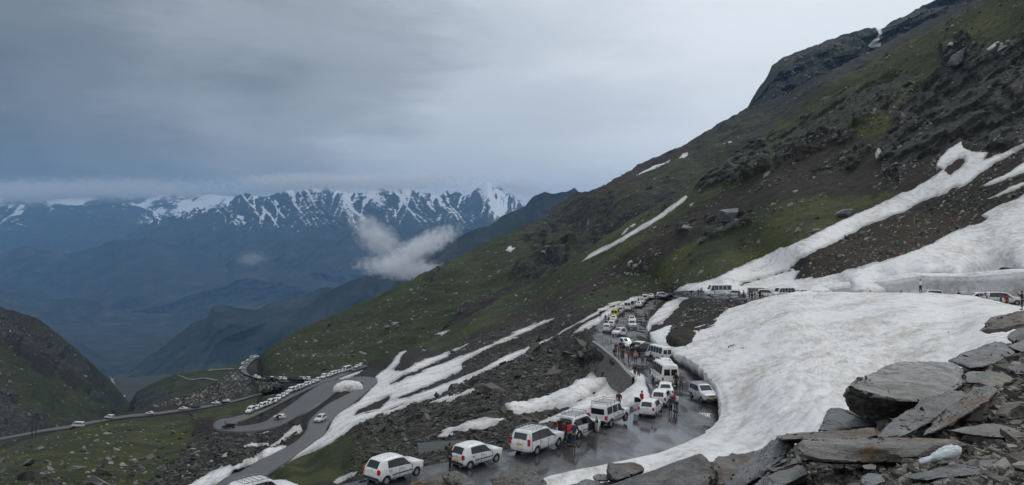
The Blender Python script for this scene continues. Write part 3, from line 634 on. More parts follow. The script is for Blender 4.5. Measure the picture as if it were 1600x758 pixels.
# ------------------------------------------------------------------ sheet C: the dark rock shoulder above it
C_TOP = [(1040,245),(1100,212),(1155,178),(1168,168),(1182,145),(1198,122),(1206,104),(1225,90),(1262,76),(1300,62),(1345,48),(1366,44),(1376,48),(1400,32),(1440,12),(1460,2),(1540,-26),(1700,-70),(1860,-110)]
def depth_C(px, py):
    top = interp_line(C_TOP, px); return 1280 - 1.6 * np.clip(py - top, 0, 200) + 0 * px
def attrs_C(px, py, V):
    return dict(grass=0.22 + 0.5 * ss(60, 130, py - interp_line(C_TOP, px)), rock=0.62 + fbm(V / 80, 3, 3) * 0.9 + 0.3 * ss(30, 0, py - interp_line(C_TOP, px)), rubble=0 * px, rust=0.55 + fbm(V / 90, 2, 8))
def disp_C(px, py, V, A, v):
    o = np.zeros_like(V); h = fbm(V / 90.0, 3, 3); o[..., 2] = fbm(V / 70, 4, 33) * 9 * ss(0, 0.12, v) + ridged(V / 16.0, 4, 35) * 2.5; o[..., 1] -= (terrace(h * 7) * 14 + ridged(V / 22.0, 4, 36) * 9) * ss(0, 0.1, v); return o
SCc = make_sheet('rock_shoulder', C_TOP, depth_C, 1040, 1800, [(x, y + 150) for x, y in C_TOP], 1.7, 130, M_HILLB, disp_C, attrs_C, jitter=2.2, jw=26, seed=14, back=30)
struct(SCc['o'])
build_snow(SCc, 'snow_patch', [[(1368,45),(1377,46),(1378,60),(1390,64),(1388,70),(1360,68),(1372,58)], [(1343,65),(1350,64),(1349,68)]], 8.0, M_SNOWF, rag=0.5, nscale=14, cliff=True)
# ------------------------------------------------------------------ valley side on the left, knoll, ravine, valley floor
def mat_far(name, snow=True):
    t = NT(name)
    z = t.noise(0.004, 6, 0.6); y = t.noise(0.02, 5, 0.65, loc=(40, 10, 0))
    c = t.ramp(z, [(0.35, (0.010, 0.016, 0.012)), (0.52, (0.022, 0.027, 0.022)), (0.66, (0.062, 0.060, 0.056))])
    c = t.mix(t.rng(y, 0.45, 0.7, 0, 0.7), c, (0.055, 0.052, 0.052))
    if snow:
        s = t.ma('ADD', t.attr('snow'), t.ma('MULTIPLY', t.ma('SUBTRACT', t.noise(0.009, 6, 0.75, loc=(3, 80, 9)), 0.5), 1.3))
        c = t.mix(t.rng(s, 0.47, 0.53), c, (0.80, 0.82, 0.86))
    t.set(c, 0.9, spec=0.1); return t.m
M_FAR = mat_far('mountain_rock_and_snow'); M_VAL = mat_far('valley_ground', False)

L_TOP = [(-260,400),(-100,445),(0,480),(40,492),(60,500),(78,512),(100,532),(120,546),(135,560),(150,575),(170,592),(185,610),(200,628),(215,645),(240,668)]
cl = tps([(-260,400),(0,480),(75,510),(135,560),(170,592),(215,645),(240,668),(0,600),(0,700),(100,640),(100,700),(-260,560),(-260,760),(200,700)], [1/900,1/980,1/1080,1/1200,1/1300,1/1350,1/1300,1/820,1/640,1/900,1/760,1/700,1/450,1/1000], lam=1e-7)
def attrs_L(px, py, V):
    wx = fbm(V / 90.0, 3, 5) * 22; wy = fbm(V / 90.0, 3, 9) * 14; qx, qy = px + wx, py + wy
    g = soft(qx, qy, [([(-200,520),(0,530),(60,560),(120,600),(200,650),(100,660),(40,620),(-100,590)], 1.0), ([(60,510),(130,560),(180,610),(140,600)], 0.6)], 14) + 0.28
    r = soft(qx, qy, [([(-260,400),(0,478),(80,510),(130,550),(165,590),(110,580),(60,540),(-260,500)], 0.60), ([(-100,590),(30,600),(80,640),(110,700),(-100,720)], 0.72)], 12)
    return dict(grass=g, rock=r, rubble=0 * g, rust=0.3 + 0 * g)
def disp_L(px, py, V, A, v):
    rk = ss(0.2, 0.8, A['rock']); h = fbm(V / 60, 3, 31); am = ss(0, 0.1, v)
    o = np.zeros_like(V); o[..., 2] = fbm(V / 50, 4, 3) * 9 * am + ridged(V / 14.0, 4, 9) * 2.4 * (0.3 + rk); o[..., 1] -= am * (ridged(V / np.array([45., 45., 90.]), 4, 19) * 48 + rk * terrace(h * 9) * 14); return o
SL = make_sheet('valley_side', L_TOP, lambda x, y: 1 / cl(x, y), -260, 262, 780, 1.6, 190, M_HILLB, disp_L, attrs_L, jitter=2.4, jw=30, seed=22, back=30); struct(SL['o'])
K_TOP = [(180,640),(205,628),(215,612),(245,597),(275,585),(330,576),(372,571),(420,570),(470,566),(560,560)]
def attrs_K(px, py, V): return dict(grass=0.72 + 0 * px, rock=soft(px, py, [([(200,640),(215,612),(260,600),(290,620),(260,650)], 0.75)], 12), rubble=0 * px, rust=0.15 + 0 * px)
SK = make_sheet('grassy_knoll', K_TOP, lambda x, y: 1150 - 3.4 * np.clip(y - interp_line(K_TOP, x), 0, 150), 180, 560, 700, 1.6, 70, M_HILLB, lambda px, py, V, A, v: np.stack([0 * px, -ridged(V / 50, 3, 4) * 14 * ss(0, .15, v), fbm(V / 40, 3, 3) * 6 * ss(0, .15, v)], -1), attrs_K, jitter=1.2, jw=40, seed=25, back=30); struct(SK['o'])
# pale tracks across the knoll
def track(pts, w, S, mat, name='dirt_track', lift=1.2):
    cm = catmull([(*q, 0) for q in pts], 8); rows = []
    for dy in (-w, w):
        q = sheet_pos(S, cm[:, 0], cm[:, 1] + dy); q[:, 2] += lift; rows.append(q)
    V = np.stack(rows); return struct(mesh_from(name, V, grid_faces(2, V.shape[1]), mat))
tm = NT('pale_dirt'); M_DIRT = tm.set(tm.ramp(tm.noise(0.05, 4, 0.6), [(0.3, (0.12, 0.10, 0.085)), (0.7, (0.22, 0.20, 0.18))]), 0.9)
track([(278,587.5),(300,592),(330,593.5),(360,591)], 0.7, SK, M_DIRT); track([(372,577),(345,578),(325,580),(332,577),(322,574.5)], 0.6, SK, M_DIRT)
tv_ = NT('ravine_scree'); M_RAV = tv_.set(tv_.ramp(tv_.noise(0.02, 6, 0.7), [(0.35, (0.012, 0.012, 0.009)), (0.6, (0.026, 0.023, 0.018)), (0.75, (0.055, 0.047, 0.04))]), 0.9)
# ravine floor seen between the two
RV = [(120,592),(160,588),(215,588),(262,585),(300,585)]
SR = make_sheet('ravine', RV, lambda x, y: np.interp(y, [585, 600, 640, 680, 760], [2600, 2100, 1420, 1180, 900]) + 0 * x, 110, 300, 720, 2.0, 60, M_RAV, lambda px, py, V, A, v: np.stack([0 * px, -ridged(V / 120, 3, 4) * 40, fbm(V / 60, 3, 3) * 6], -1), lambda px, py, V: dict(snow=0 * px), jitter=1, seed=3, back=40); struct(SR['o'])
tr = NT('river_gravel'); M_GRAV = tr.set(tr.ramp(tr.noise(0.03, 5, 0.6), [(0.3, (0.14, 0.125, 0.115)), (0.7, (0.30, 0.28, 0.26))]), 0.9)
track([(178,592),(186,604),(180,612),(194,625),(208,640),(222,650)], 3.2, SR, M_GRAV, 'riverbed', 5); 
build_snow(SR, 'snow_patch', [[(186,612),(196,618),(211,629),(208,630),(192,621)], [(196,628),(206,634),(202,636)]], 1.0, M_SNOWF, rag=0.3, nscale=20)
# valley floor as one sheet to the horizon
xs = np.linspace(-19500, 19500, 120); ys = np.geomspace(300, 22300, 90); gx, gy = np.meshgrid(xs, ys); gz = -780 + fbm(np.stack([gx / 900, gy / 900, 0 * gx], -1), 3, 6) * 30
gz = np.where(gy < 1500, gz - 0, gz)
struct(mesh_from('valley_floor', np.stack([gx, gy, gz], -1), grid_faces(90, 120), M_VAL, dict(snow=0 * gx)))
# ------------------------------------------------------------------ haze-blue hills and the snowy range
def far_sheet(name, top, px0, px1, bot, d_top, d_bot, amp, wl, step, rows, seed, jitter, jw, snowfn=None, mat=None):
    def dep(px, py):
        t = interp_line(top, px); v = np.clip((py - t) / (bot - t), 0, 1); return d_top * (1 - v) ** 1.2 + d_bot * (1 - (1 - v) ** 1.2)
    def disp(px, py, V, A, v):
        q = V / wl; q = q * np.array([1, 0.35, 0.42]); q = q + fbm(V / wl / 1.6, 2, seed + 50)[..., None] * 0.6
        r = ridged(q, 5, seed, 0.5); A['r'] = r
        a = amp * (0.12 + 0.88 * ss(0, 0.25, v)); u = V / np.linalg.norm(V, axis=-1)[..., None]
        return -u * (r * a)[..., None]
    def at_(px, py, V):
        q = V / wl * np.array([1, 0.35, 0.42]); q = q + fbm(V / wl / 1.6, 2, seed + 50)[..., None] * 0.6
        r = ridged(q, 5, seed, 0.5); t = interp_line(top, px)
        return dict(snow=snowfn(px, py, V, r, py - t) if snowfn else 0 * px - 1)
    return make_sheet(name, top, dep, px0, px1, bot, step, rows, mat or M_FAR, disp, at_, jitter=jitter, jw=jw, seed=seed, back=d_top * 0.02)
D1 = [(560,500),(600,470),(625,430),(650,400),(700,378),(745,357),(765,352),(785,338),(820,322),(835,307),(850,300),(870,303),(890,298),(897,293),(905,302),(940,305),(1100,330)]
struct(far_sheet('dark_ridge', D1, 560, 1100, 520, 3900, 3000, 240, 420, 1.8, 110, 61, 2.2, 22, mat=M_VAL)['o'])
D2 = [(130,600),(200,582),(228,560),(250,545),(275,525),(300,505),(322,498),(333,478),(345,475),(365,480),(395,484),(425,482),(460,478),(490,470),(520,452),(545,440),(575,430),(600,427),(625,432),(660,436),(800,440)]
struct(far_sheet('wooded_hill', D2, 130, 800, 604, 4600, 3900, 260, 480, 1.8, 90, 71, 1.4, 30, mat=M_VAL)['o'])
D3 = [(380,500),(420,474),(445,466),(475,462),(500,450),(515,449),(530,458),(600,470),(700,470)]
struct(far_sheet('wooded_hill', D3, 380, 700, 560, 5600, 5000, 200, 600, 2.2, 50, 77, 1.2, 30, mat=M_VAL)['o'])
def snow_main(px, py, V, r, dy):
    gul = ridged(np.stack([px / 17 + fbm(V / 900, 2, 3) * 0.7 + (py - 300) / 45, py / 120, 0 * px], -1), 3, 123, 0.55)
    gul2 = ridged(np.stack([px / 25 - (py - 300) / 38 + fbm(V / 900, 2, 8) * 0.6, py / 140, 0 * px], -1), 3, 127, 0.55)
    base = 0.80 - dy / 105.0 + ss(420, 480, px) * 0.12 - ss(400, 330, px) * 0.25
    base = base + 0.5 * ss(745, 760, px) * ss(70, 30, dy) * ss(800, 790, px)
    g = np.maximum(gul, gul2)
    s = base * 0.55 + (g - 0.66) * 1.25 - r * 0.25 + 0.06
    return s - ss(70, 150, dy) * 0.2
D4 = [(-260,420),(-60,455),(0,478),(50,500),(100,522),(140,545),(175,566),(205,580),(240,592),(300,606)]
struct(far_sheet('wooded_hill', D4, -260, 300, 625, 5200, 4200, 260, 600, 2.0, 70, 117, 1.4, 30, mat=M_VAL)['o'])
D5 = [(-260,440),(0,452),(60,470),(120,464),(180,482),(240,500),(290,522),(330,545),(420,580)]
struct(far_sheet('wooded_hill', D5, -260, 420, 600, 8000, 6400, 500, 1100, 2.0, 90, 131, 2.0, 40, mat=M_FAR, snowfn=lambda px, py, V, r, dy: -1 + 0 * px)['o'])
D6 = [(40,575),(140,540),(200,512),(260,492),(330,480),(420,470),(520,455),(700,450)]
struct(far_sheet('wooded_hill', D6, 40, 700, 600, 7600, 6000, 500, 1100, 2.0, 90, 137, 2.0, 40, mat=M_FAR, snowfn=lambda px, py, V, r, dy: -1 + 0 * px)['o'])
M1 = [(100,400),(160,385),(200,368),(225,350),(245,344),(275,338),(300,326),(330,326),(355,320),(368,306),(385,303),(410,307),(430,303),(445,296),(465,298),(480,293),(505,290),(520,296),(545,300),(560,303),(580,298),(600,294),(618,293),(640,294),(655,302),(680,303),(700,300),(720,302),(742,296),(752,288),(762,281),(772,290),(785,300),(800,308),(812,318),(840,330),(900,350),(1000,380)]
struct(far_sheet('snowy_mountain_range', M1, 60, 1000, 585, 13000, 7000, 900, 1500, 1.35, 230, 81, 6.0, 12, snow_main)['o'])
def snow_left(px, py, V, r, dy):
    g = ridged(np.stack([px / 40 + (py - 300) / 70 + fbm(V / 1200, 2, 3) * 1.5, py / 90, 0 * px], -1), 3, 133, 0.55); return 0.44 - dy / 130 + (g - 0.6) * 1.0 - r * 0.2
M2 = [(-260,300),(-100,310),(0,322),(15,320),(50,320),(80,318),(110,320),(130,321),(160,318),(200,318),(225,325),(250,335),(300,350),(400,380)]
struct(far_sheet('distant_mountain', M2, -260, 400, 560, 16500, 10500, 800, 1700, 1.6, 150, 91, 1.6, 16, snow_left)['o'])
M2b = [(-260,380),(0,398),(40,384),(70,390),(110,396),(150,385),(180,374),(230,372),(330,400),(500,440)]
struct(far_sheet('distant_mountain', M2b, -260, 500, 585, 10500, 8000, 500, 1500, 2, 90, 95, 1.6, 30, lambda px, py, V, r, dy: -1 + 0 * px)['o'])
M3 = [(-260,300),(-100,300),(60,316),(90,311),(130,309),(160,305),(200,309),(240,304),(290,307),(330,304),(370,308),(400,309),(430,318),(560,320),(700,318),(745,310),(775,292),(790,287),(805,288),(820,297),(840,312),(900,330)]
struct(far_sheet('glacier_range', M3, -260, 900, 420, 18500, 15500, 900, 1500, 1.8, 80, 99, 2.0, 14, lambda px, py, V, r, dy: 0.70 - 0.45 * np.clip(r, 0, 1) + 0.7 * fbm(V / 500, 3, 8))['o'])

# ------------------------------------------------------------------ the air
def haze():
    x0, x1, y0, y1, z0, z1 = -20000, 20000, -400, 22500, -900, 1550
    v = [(x, y, z) for x in (x0, x1) for y in (y0, y1) for z in (z0, z1)]
    f = [(0, 1, 3, 2), (4, 6, 7, 5), (0, 4, 5, 1), (2, 3, 7, 6), (0, 2, 6, 4), (1, 5, 7, 3)]
    m = bpy.data.materials.new('haze_air'); m.use_nodes = True; t = m.node_tree; t.nodes.clear()
    o = t.nodes.new('ShaderNodeOutputMaterial'); p = t.nodes.new('ShaderNodeVolumePrincipled'); t.links.new(p.outputs[0], o.inputs['Volume'])
    p.inputs['Color'].default_value = (0.27, 0.52, 0.86, 1); p.inputs['Density'].default_value = 5.4e-5; p.inputs['Anisotropy'].default_value = 0.2
    ob = mesh_from('haze', v, f, m, smooth=False); ob['kind'] = 'stuff'; return ob
haze()
# ------------------------------------------------------------------ loose stones (nobody could count them)
_cube = np.array([(-1,-1,-1),(1,-1,-1),(1,1,-1),(-1,1,-1),(-1,-1,1),(1,-1,1),(1,1,1),(-1,1,1)], float)
_cf = np.array([(0,3,2,1),(4,5,6,7),(0,1,5,4),(1,2,6,5),(2,3,7,6),(3,0,4,7)])
def stones(name, pos, size, mat, rs, flat=(0.35, 0.8), tint=None, kind='stuff', label=None):
    n = len(pos); V = np.broadcast_to(_cube[None] * 0.5, (n, 8, 3)).copy()
    V += rs.uniform(-0.22, 0.22, (n, 8, 3)); V[:, 4:, :2] *= rs.uniform(0.45, 1.0, (n, 1, 1))
    V *= np.stack([rs.uniform(0.7, 1.5, n), rs.uniform(0.6, 1.1, n), rs.uniform(*flat, n)], -1)[:, None, :]
    a = rs.uniform(0, 6.28, n); tl = rs.normal(0, 0.28, (n, 2))
    x, y, z = V[..., 0].copy(), V[..., 1].copy(), V[..., 2].copy(); ca, sa = np.cos(a)[:, None], np.sin(a)[:, None]
    X = x * ca - y * sa; Y = x * sa + y * ca
    Z = z + X * tl[:, :1] + Y * tl[:, 1:]
    V = np.stack([X, Y, Z], -1) * np.asarray(size)[:, None, None] + np.asarray(pos)[:, None, :]
    Fq = (_cf[None] + (np.arange(n) * 8)[:, None, None]).reshape(-1, 4)
    o = mesh_from(name, V.reshape(-1, 3), Fq, mat, dict(tone=np.repeat(rs.uniform(0, 1, n) if tint is None else tint, 8)), smooth=False)
    if label: o['label'] = label
    o['kind'] = kind; return o
def mat_stone(name, lo, mid, hi, rough=0.75, sc=3.0):
    t = NT(name); c = t.ramp(t.attr('tone'), [(0.0, lo), (0.55, mid), (1.0, hi)])
    n = t.noise(sc, 4, 0.6); c = t.mix(t.rng(n, 0.35, 0.7, 0, 0.5), c, (0.05, 0.05, 0.048))
    t.set(c, rough, spec=0.35); t.bump(n, 0.5, 0.1); return t.m
M_STONE = mat_stone('pale_field_stone', (0.04, 0.037, 0.031), (0.10, 0.093, 0.080), (0.36, 0.345, 0.315))
M_RUB = mat_stone('dark_slate_rubble', (0.011, 0.009, 0.007), (0.034, 0.027, 0.022), (0.11, 0.097, 0.085), 0.6)
M_FSTONE = mat_stone('far_field_stone', (0.05, 0.05, 0.048), (0.12, 0.12, 0.115), (0.32, 0.32, 0.31), 0.8, 0.5)
RS = np.random.RandomState(7)
ALLSNOW_A = SNOW_LOW + SNOW_MID + SNOW_TONGUE + SNOW_UP + SNOW_SMALL + SNOW_HIGH
def pick(region, n, S, avoid=True, top=None):
    a = np.array(region); px = RS.uniform(a[:, 0].min(), a[:, 0].max(), n * 4); py = RS.uniform(a[:, 1].min(), a[:, 1].max(), n * 4)
    m = inside(px, py, region)
    if avoid: m &= (sdf_union(px, py, ALLSNOW_A) < -0.5) & (road_mask(px, py) < 0.35)
    if avoid: m &= ~inside(px, py, LIP + BANK_TOP + [(1700, 640), (1400, 790), (1200, 830), (900, 830)])
    px, py = px[m][:n], py[m][:n]; return px, py, sheet_pos(S, px, py)
SLOPE = [(560,600),(640,550),(740,495),(870,425),(1000,340),(1080,290),(1200,215),(1300,136),(1450,50),(1540,5),(1620,-30),(1620,480),(1240,455),(1100,445),(1000,466),(900,500),(760,580),(640,620)]
def clump(pos, sc, seed, thr): return fbm(pos / sc, 3, seed) > thr
# hillside: scattered pale stones, denser in bands
px, py, pos = pick(SLOPE, 17000, SA); m = clump(pos, 16, 5, 0.12) | (RS.rand(len(px)) < 0.13); px, py, pos = px[m], py[m], pos[m]
sz = np.clip(RS.lognormal(-1.2, 0.6, len(px)), 0.15, 2.0) * np.clip(pos[:, 1] / 220, 0.6, 1.3)
stones('hillside_stones', pos, sz, M_STONE, RS, label='pale stones scattered over the hillside')
px, py, pos = pick([(1240,430),(1300,380),(1540,280),(1620,240),(1620,320),(1540,350),(1400,410),(1270,440)], 900, SA)
stones('hillside_stones', pos, np.clip(RS.lognormal(-1.1, 0.5, len(px)), 0.15, 1.2), M_STONE, RS, label='stones on the brown hump in the snow')
# dark rubble between the road and the snow
reg = [(540,760),(560,670),(640,620),(760,585),(850,540),(925,545),(960,600),(1010,640),(900,690),(790,715),(640,750)]
px, py, pos = pick(reg, 9000, SA); sz = np.clip(RS.lognormal(-1.95, 0.75, len(px)), 0.07, 1.5) * np.clip(pos[:, 1] / 90, 0.6, 1.6)
stones('rubble', pos, sz, M_RUB, RS, label='dark broken rock below the road')
px, py, pos = pick([(560,670),(640,600),(760,545),(900,490),(1000,470),(930,530),(850,555),(760,600),(640,650)], 3500, SA)
stones('rubble', pos, np.clip(RS.lognormal(-1.2, 0.6, len(px)), 0.15, 1.6), M_RUB, RS, label='dark rock bands between the snow streaks')
px, py, pos = pick([(1015,525),(1060,495),(1100,466),(1250,470),(1160,482),(1100,500),(1060,514)], 500, SA)
stones('rubble', pos, np.clip(RS.lognormal(-1.0, 0.5, len(px)), 0.15, 1.2), M_STONE, RS, label='stones on the soil bank under the upper road')
px, py, pos = pick([(180,800),(290,700),(330,670),(460,640),(520,620),(480,700),(400,740),(330,800)], 2600, SA)
stones('rubble', pos, np.clip(RS.lognormal(-0.95, 0.55, len(px)), 0.2, 1.8), M_RUB, RS, label='dark rock below the hairpin bend')
px, py, pos = pick([(-100,800),(-100,720),(0,705),(110,672),(300,648),(400,650),(330,690),(280,800)], 1700, SA)
stones('meadow_stones', pos, np.clip(RS.lognormal(-0.85, 0.6, len(px)), 0.2, 2.2), M_STONE, RS, label='pale stones on the grassy shoulder')
px, py, pos = pick([(240,636),(340,600),(376,570),(395,590),(440,600),(430,612),(340,632)], 1800, SA)
stones('rubble', pos, np.clip(RS.lognormal(-0.5, 0.5, len(px)), 0.3, 2.2), M_STONE, RS, label='grey scree below the far bend')
# green slope, shoulder, valley side
px, py, pos = pick([(400,585),(430,545),(600,465),(800,368),(900,306),(1155,186),(1300,125),(1080,280),(870,415),(740,485),(640,540),(560,570),(480,586)], 5200, SB, False); m = clump(pos, 40, 5, -0.05) | (RS.rand(len(px)) < 0.3)
stones('far_stones', pos[m], np.clip(RS.lognormal(-0.1, 0.6, m.sum()), 0.5, 4.0), M_FSTONE, RS, label='pale stones scattered over the green slope')
px, py, pos = pick([(1160,180),(1200,125),(1225,95),(1300,68),(1400,38),(1500,-5),(1440,50),(1300,125)], 1300, SCc, False)
stones('far_stones', pos, np.clip(RS.lognormal(0.5, 0.5, len(px)), 0.9, 6), M_FSTONE, RS, label='pale stones on the dark rock shoulder')
px, py, pos = pick([(0,490),(80,515),(140,570),(210,650),(100,660),(0,700)], 700, SL, False)
stones('far_stones', pos, np.clip(RS.lognormal(0.4, 0.5, len(px)), 0.9, 6), M_FSTONE, RS, label='pale stones on the valley side')

# grit and small rocks lying on the snow bank
_n = 60; bx_ = np.concatenate([RS.normal(1215, 32, 260), RS.uniform(1040, 1560, _n)]); by_ = np.concatenate([RS.normal(0, 5, 260) + 474 + (1215 - bx_[:260]) * 0.22, RS.uniform(470, 720, _n)])
_m = inside(bx_, by_, LIP + BANK_TOP + [(1700, 640), (1400, 790), (1200, 830), (900, 830)]); bx_, by_ = bx_[_m], by_[_m]
_d = 1 / inv_S(bx_, by_); _p = PA(bx_, by_, _d); _p[:, 2] += 0.25
stones('grit_on_snow', _p, np.clip(RS.lognormal(-2.5, 0.4, len(_p)), 0.04, 0.3) * np.clip(_d / 90, 0.4, 1.2), M_RUB, RS, label='dark grit lying on the snow bank')
# ------------------------------------------------------------------ foreground: gravel crest and slabs
F_TOP = [(860,776),(900,764),(960,760),(1000,752),(1050,742),(1100,733),(1180,716),(1240,698),(1300,674),(1380,642),(1440,612),(1500,577),(1560,542),(1620,517),(1700,500),(1840,470)]
cf_, vf_ = [], []
for x, y, d in [(860,776,13),(900,764,12.6),(1050,742,12),(1180,716,11.5),(1300,674,11.5),(1440,612,12.5),(1560,542,15),(1640,515,17),(1840,470,20),(1300,758,6.2),(1600,758,4.6),(1000,790,8.5),(1600,650,7.8),(1450,700,6.6),(1200,760,7.4),(1600,600,9.5),(1840,860,3.0),(860,870,7),(1300,870,4),(1600,870,3.2)]:
    cf_.append((x, y)); vf_.append(1 / d)
inv_F = tps(cf_, vf_, lam=1e-6)
def mat_gravel():
    t = NT('slate_gravel'); v = t.vor(26, 'F1', 'Color'); s = t.n('ShaderNodeSeparateColor'); t.l(v, s.inputs[0]); dd = t.vor(26, 'F1', 'Distance')
    c = t.ramp(s.outputs[0], [(0, (0.028, 0.026, 0.024)), (0.5, (0.065, 0.06, 0.055)), (0.85, (0.12, 0.115, 0.105)), (1, (0.24, 0.23, 0.22))])
    c = t.mix(t.rng(t.noise(1.5, 4, 0.6), 0.45, 0.65, 0, 0.7), c, (0.06, 0.045, 0.032)); t.set(c, 0.8, spec=0.3)
    t.bump(t.ma('ADD', t.ma('MULTIPLY', dd, -1.0), t.noise(60, 3, 0.6)), 0.9, 0.03); return t.m
M_GRAVEL = mat_gravel()
SF = make_sheet('gravel_ground', F_TOP, lambda x, y: 1 / inv_F(x, y), 860, 1840, 870, 2.6, 130, M_GRAVEL, lambda px, py, V, A, v: np.stack([0 * px, 0 * px, fbm(V / 1.5, 4, 3) * 0.16 + fbm(V / 0.3, 3, 5) * 0.05], -1), lambda px, py, V: dict(snow=0 * px), jitter=1.2, jw=60, seed=5, back=0.55); struct(SF['o'])

def mat_slate(name, lo, mid, hi, patch=None, rot=(0, 0, 0), strata=7.0, dust=(0.27, 0.265, 0.258), dusty=0.6):
    t = NT(name)
    a = t.noise(3.2, 7, 0.72, 0.3); b = t.noise(1.2, 5, 0.7, 0.2, map_scale=(1, 1, strata), rot=rot); f = t.noise(28, 4, 0.65)
    c = t.ramp(b, [(0.38, lo), (0.5, mid), (0.60, hi)])
    geo = t.n('ShaderNodeNewGeometry'); sz = t.n('ShaderNodeSeparateXYZ'); t.l(geo.outputs['Normal'], sz.inputs[0])
    # weathered, lichen-dusted upper faces
    c = t.mix(t.ma('MULTIPLY', t.rng(sz.outputs[2], 0.45, 0.8), t.rng(a, 0.38, 0.6, dusty * 0.35, dusty)), c, dust)
    c = t.mix(t.rng(f, 0.55, 0.75, 0, 0.55), c, (0.035, 0.035, 0.035)); c = t.mix(t.rng(t.noise(11, 3, 0.6, loc=(5, 5, 5)), 0.62, 0.7, 0, 0.5), c, (0.30, 0.30, 0.29))
    if patch: c = t.mix(t.rng(t.noise(1.9, 4, 0.6, 0.5, loc=(1, 4, 2)), 0.54, 0.66, 0, 0.7), c, patch)
    cr = t.vor(2.6, 'DISTANCE_TO_EDGE', 'Distance', map_scale=(0.6, 0.6, 2.2)); crk = t.ma('MAXIMUM', t.rng(cr, 0.0, 0.010), t.rng(t.noise(1.7, 3, 0.6, loc=(6, 6, 1)), 0.42, 0.50)); c = t.mix(t.ma('MULTIPLY_ADD', crk, 0.6, 0.4), (0.02, 0.02, 0.02), c); lic = t.rng(t.noise(6.5, 5, 0.75, 0.4, loc=(9, 2, 7)), 0.60, 0.66, 0, 0.55); c = t.mix(lic, c, (0.22, 0.205, 0.165)); c = t.mix(t.rng(t.noise(0.9, 3, 0.5, loc=(1, 1, 9)), 0.5, 0.7, 0, 0.4), c, (0.085, 0.062, 0.042))
    w = t.noise(3, 3, 0.5); t.set(c, t.rng(w, 0.35, 0.65, 0.42, 0.8), spec=0.4)
    t.bump(t.ma('ADD', t.ma('ADD', t.ma('MULTIPLY', b, 1.2), t.ma('MULTIPLY', f, 0.45)), t.ma('MULTIPLY', crk, 0.5)), 1.0, 0.06); return t.m
M_SL = dict(grey=mat_slate('grey_slate', (0.035, 0.036, 0.039), (0.11, 0.112, 0.117), (0.22, 0.222, 0.225)),
  dark=mat_slate('dark_slate', (0.008, 0.008, 0.009), (0.024, 0.024, 0.025), (0.10, 0.097, 0.093), (0.085, 0.06, 0.04), dusty=0.5),
  big=mat_slate('boulder_slate', (0.008, 0.008, 0.009), (0.022, 0.022, 0.023), (0.05, 0.05, 0.05), dust=(0.36, 0.355, 0.345), dusty=1.0, strata=3),
  rust=mat_slate('rust_stained_slate', (0.03, 0.027, 0.022), (0.095, 0.088, 0.072), (0.20, 0.19, 0.165), (0.15, 0.075, 0.032)),
  brown=mat_slate('brown_slate', (0.025, 0.021, 0.017), (0.070, 0.058, 0.045), (0.13, 0.11, 0.09), (0.10, 0.06, 0.03), dusty=0.35),
  blue=mat_slate('blue_grey_slate', (0.03, 0.034, 0.042), (0.075, 0.083, 0.098), (0.14, 0.15, 0.165), rot=(0.9, 0.3, 0)))
def rock(pts, mat, label, cat='boulder', L=0.06, amp=0.03, thick=None, seed=0, name='boulder', group=None, tiltn=(0, 0, 1), strata=14.0, layer=0.5):
    W_ = [P(*p) for p in pts]
    if thick:
        cxm = sum((w for w in W_), Vector()) / len(W_); bk = []
        for w in W_:
            k = (w.y + thick) / w.y; q = w * k; c2 = cxm * ((cxm.y + thick) / cxm.y); q = c2 + (q - c2) * 0.9; q.z -= 0.1 * thick; bk.append(q)
        W_ += bk
    bm = bmesh.new()
    for w in W_: bm.verts.new(w)
    r = bmesh.ops.convex_hull(bm, input=bm.verts)
    bmesh.ops.delete(bm, geom=[g for g in set(r['geom_interior'] + r['geom_unused']) if isinstance(g, bmesh.types.BMVert) and not g.link_faces], context='VERTS')
    for v_ in [v for v in bm.verts if not v.link_faces]: bm.verts.remove(v_)
    bmesh.ops.remove_doubles(bm, verts=bm.verts, dist=0.005)
    el = max((e.calc_length() for e in bm.edges), default=1)
    bmesh.ops.bevel(bm, geom=list(bm.edges), offset=min(0.03, el * 0.02), segments=1, affect='EDGES', profile=0.6)
    bmesh.ops.triangulate(bm, faces=bm.faces)
    for it in range(9):
        lo = [e for e in bm.edges if e.calc_length() > L]
        if not lo or len(bm.verts) > 60000: break
        bmesh.ops.subdivide_edges(bm, edges=lo, cuts=1, use_grid_fill=False); bmesh.ops.triangulate(bm, faces=[f_ for f_ in bm.faces if len(f_.verts) > 3])
    bm.normal_update()
    V = np.array([v.co[:] for v in bm.verts]); N = np.array([v.normal[:] for v in bm.verts]); s = seed * 7.3
    tn = np.array(tiltn, float); tn /= np.linalg.norm(tn); lay = V @ tn + 0.05 * fbm(V / 0.6, 2, seed)
    st = (terrace(lay * strata, 0.42) - lay * strata)          # bedding planes
    q = V + s; side_ = 1 - np.abs(N @ tn) ** 2
    dsp = fbm(q / 0.45, 4, seed, 0.55) * amp * 1.8 + ridged(q / 0.2, 3, seed + 3) * amp * 0.35 + (st * amp * layer * 1.6 + fbm(np.c_[lay * strata * 0.9 + s, q[:, 0] * 0.7, q[:, 1] * 0.7], 3, seed) * amp * 1.6) * side_
    V = V + N * (dsp - amp * 0.5)[:, None]
    base = Vector((float(V[:, 0].mean()), float(V[:, 1].mean()), float(V[:, 2].min())))
    V -= np.array(base[:])
    for v, c in zip(bm.verts, V): v.co = c
    me = bpy.data.meshes.new(name); bm.to_mesh(me); bm.free(); me.polygons.foreach_set('use_smooth', np.ones(len(me.polygons), bool)); me.update()
    me.set_sharp_from_angle(angle=R(38)); me.materials.append(M_SL[mat])
    o = bpy.data.objects.new(name, me); C.objects.link(o); o.location = base
    return tag(o, label, cat, group)
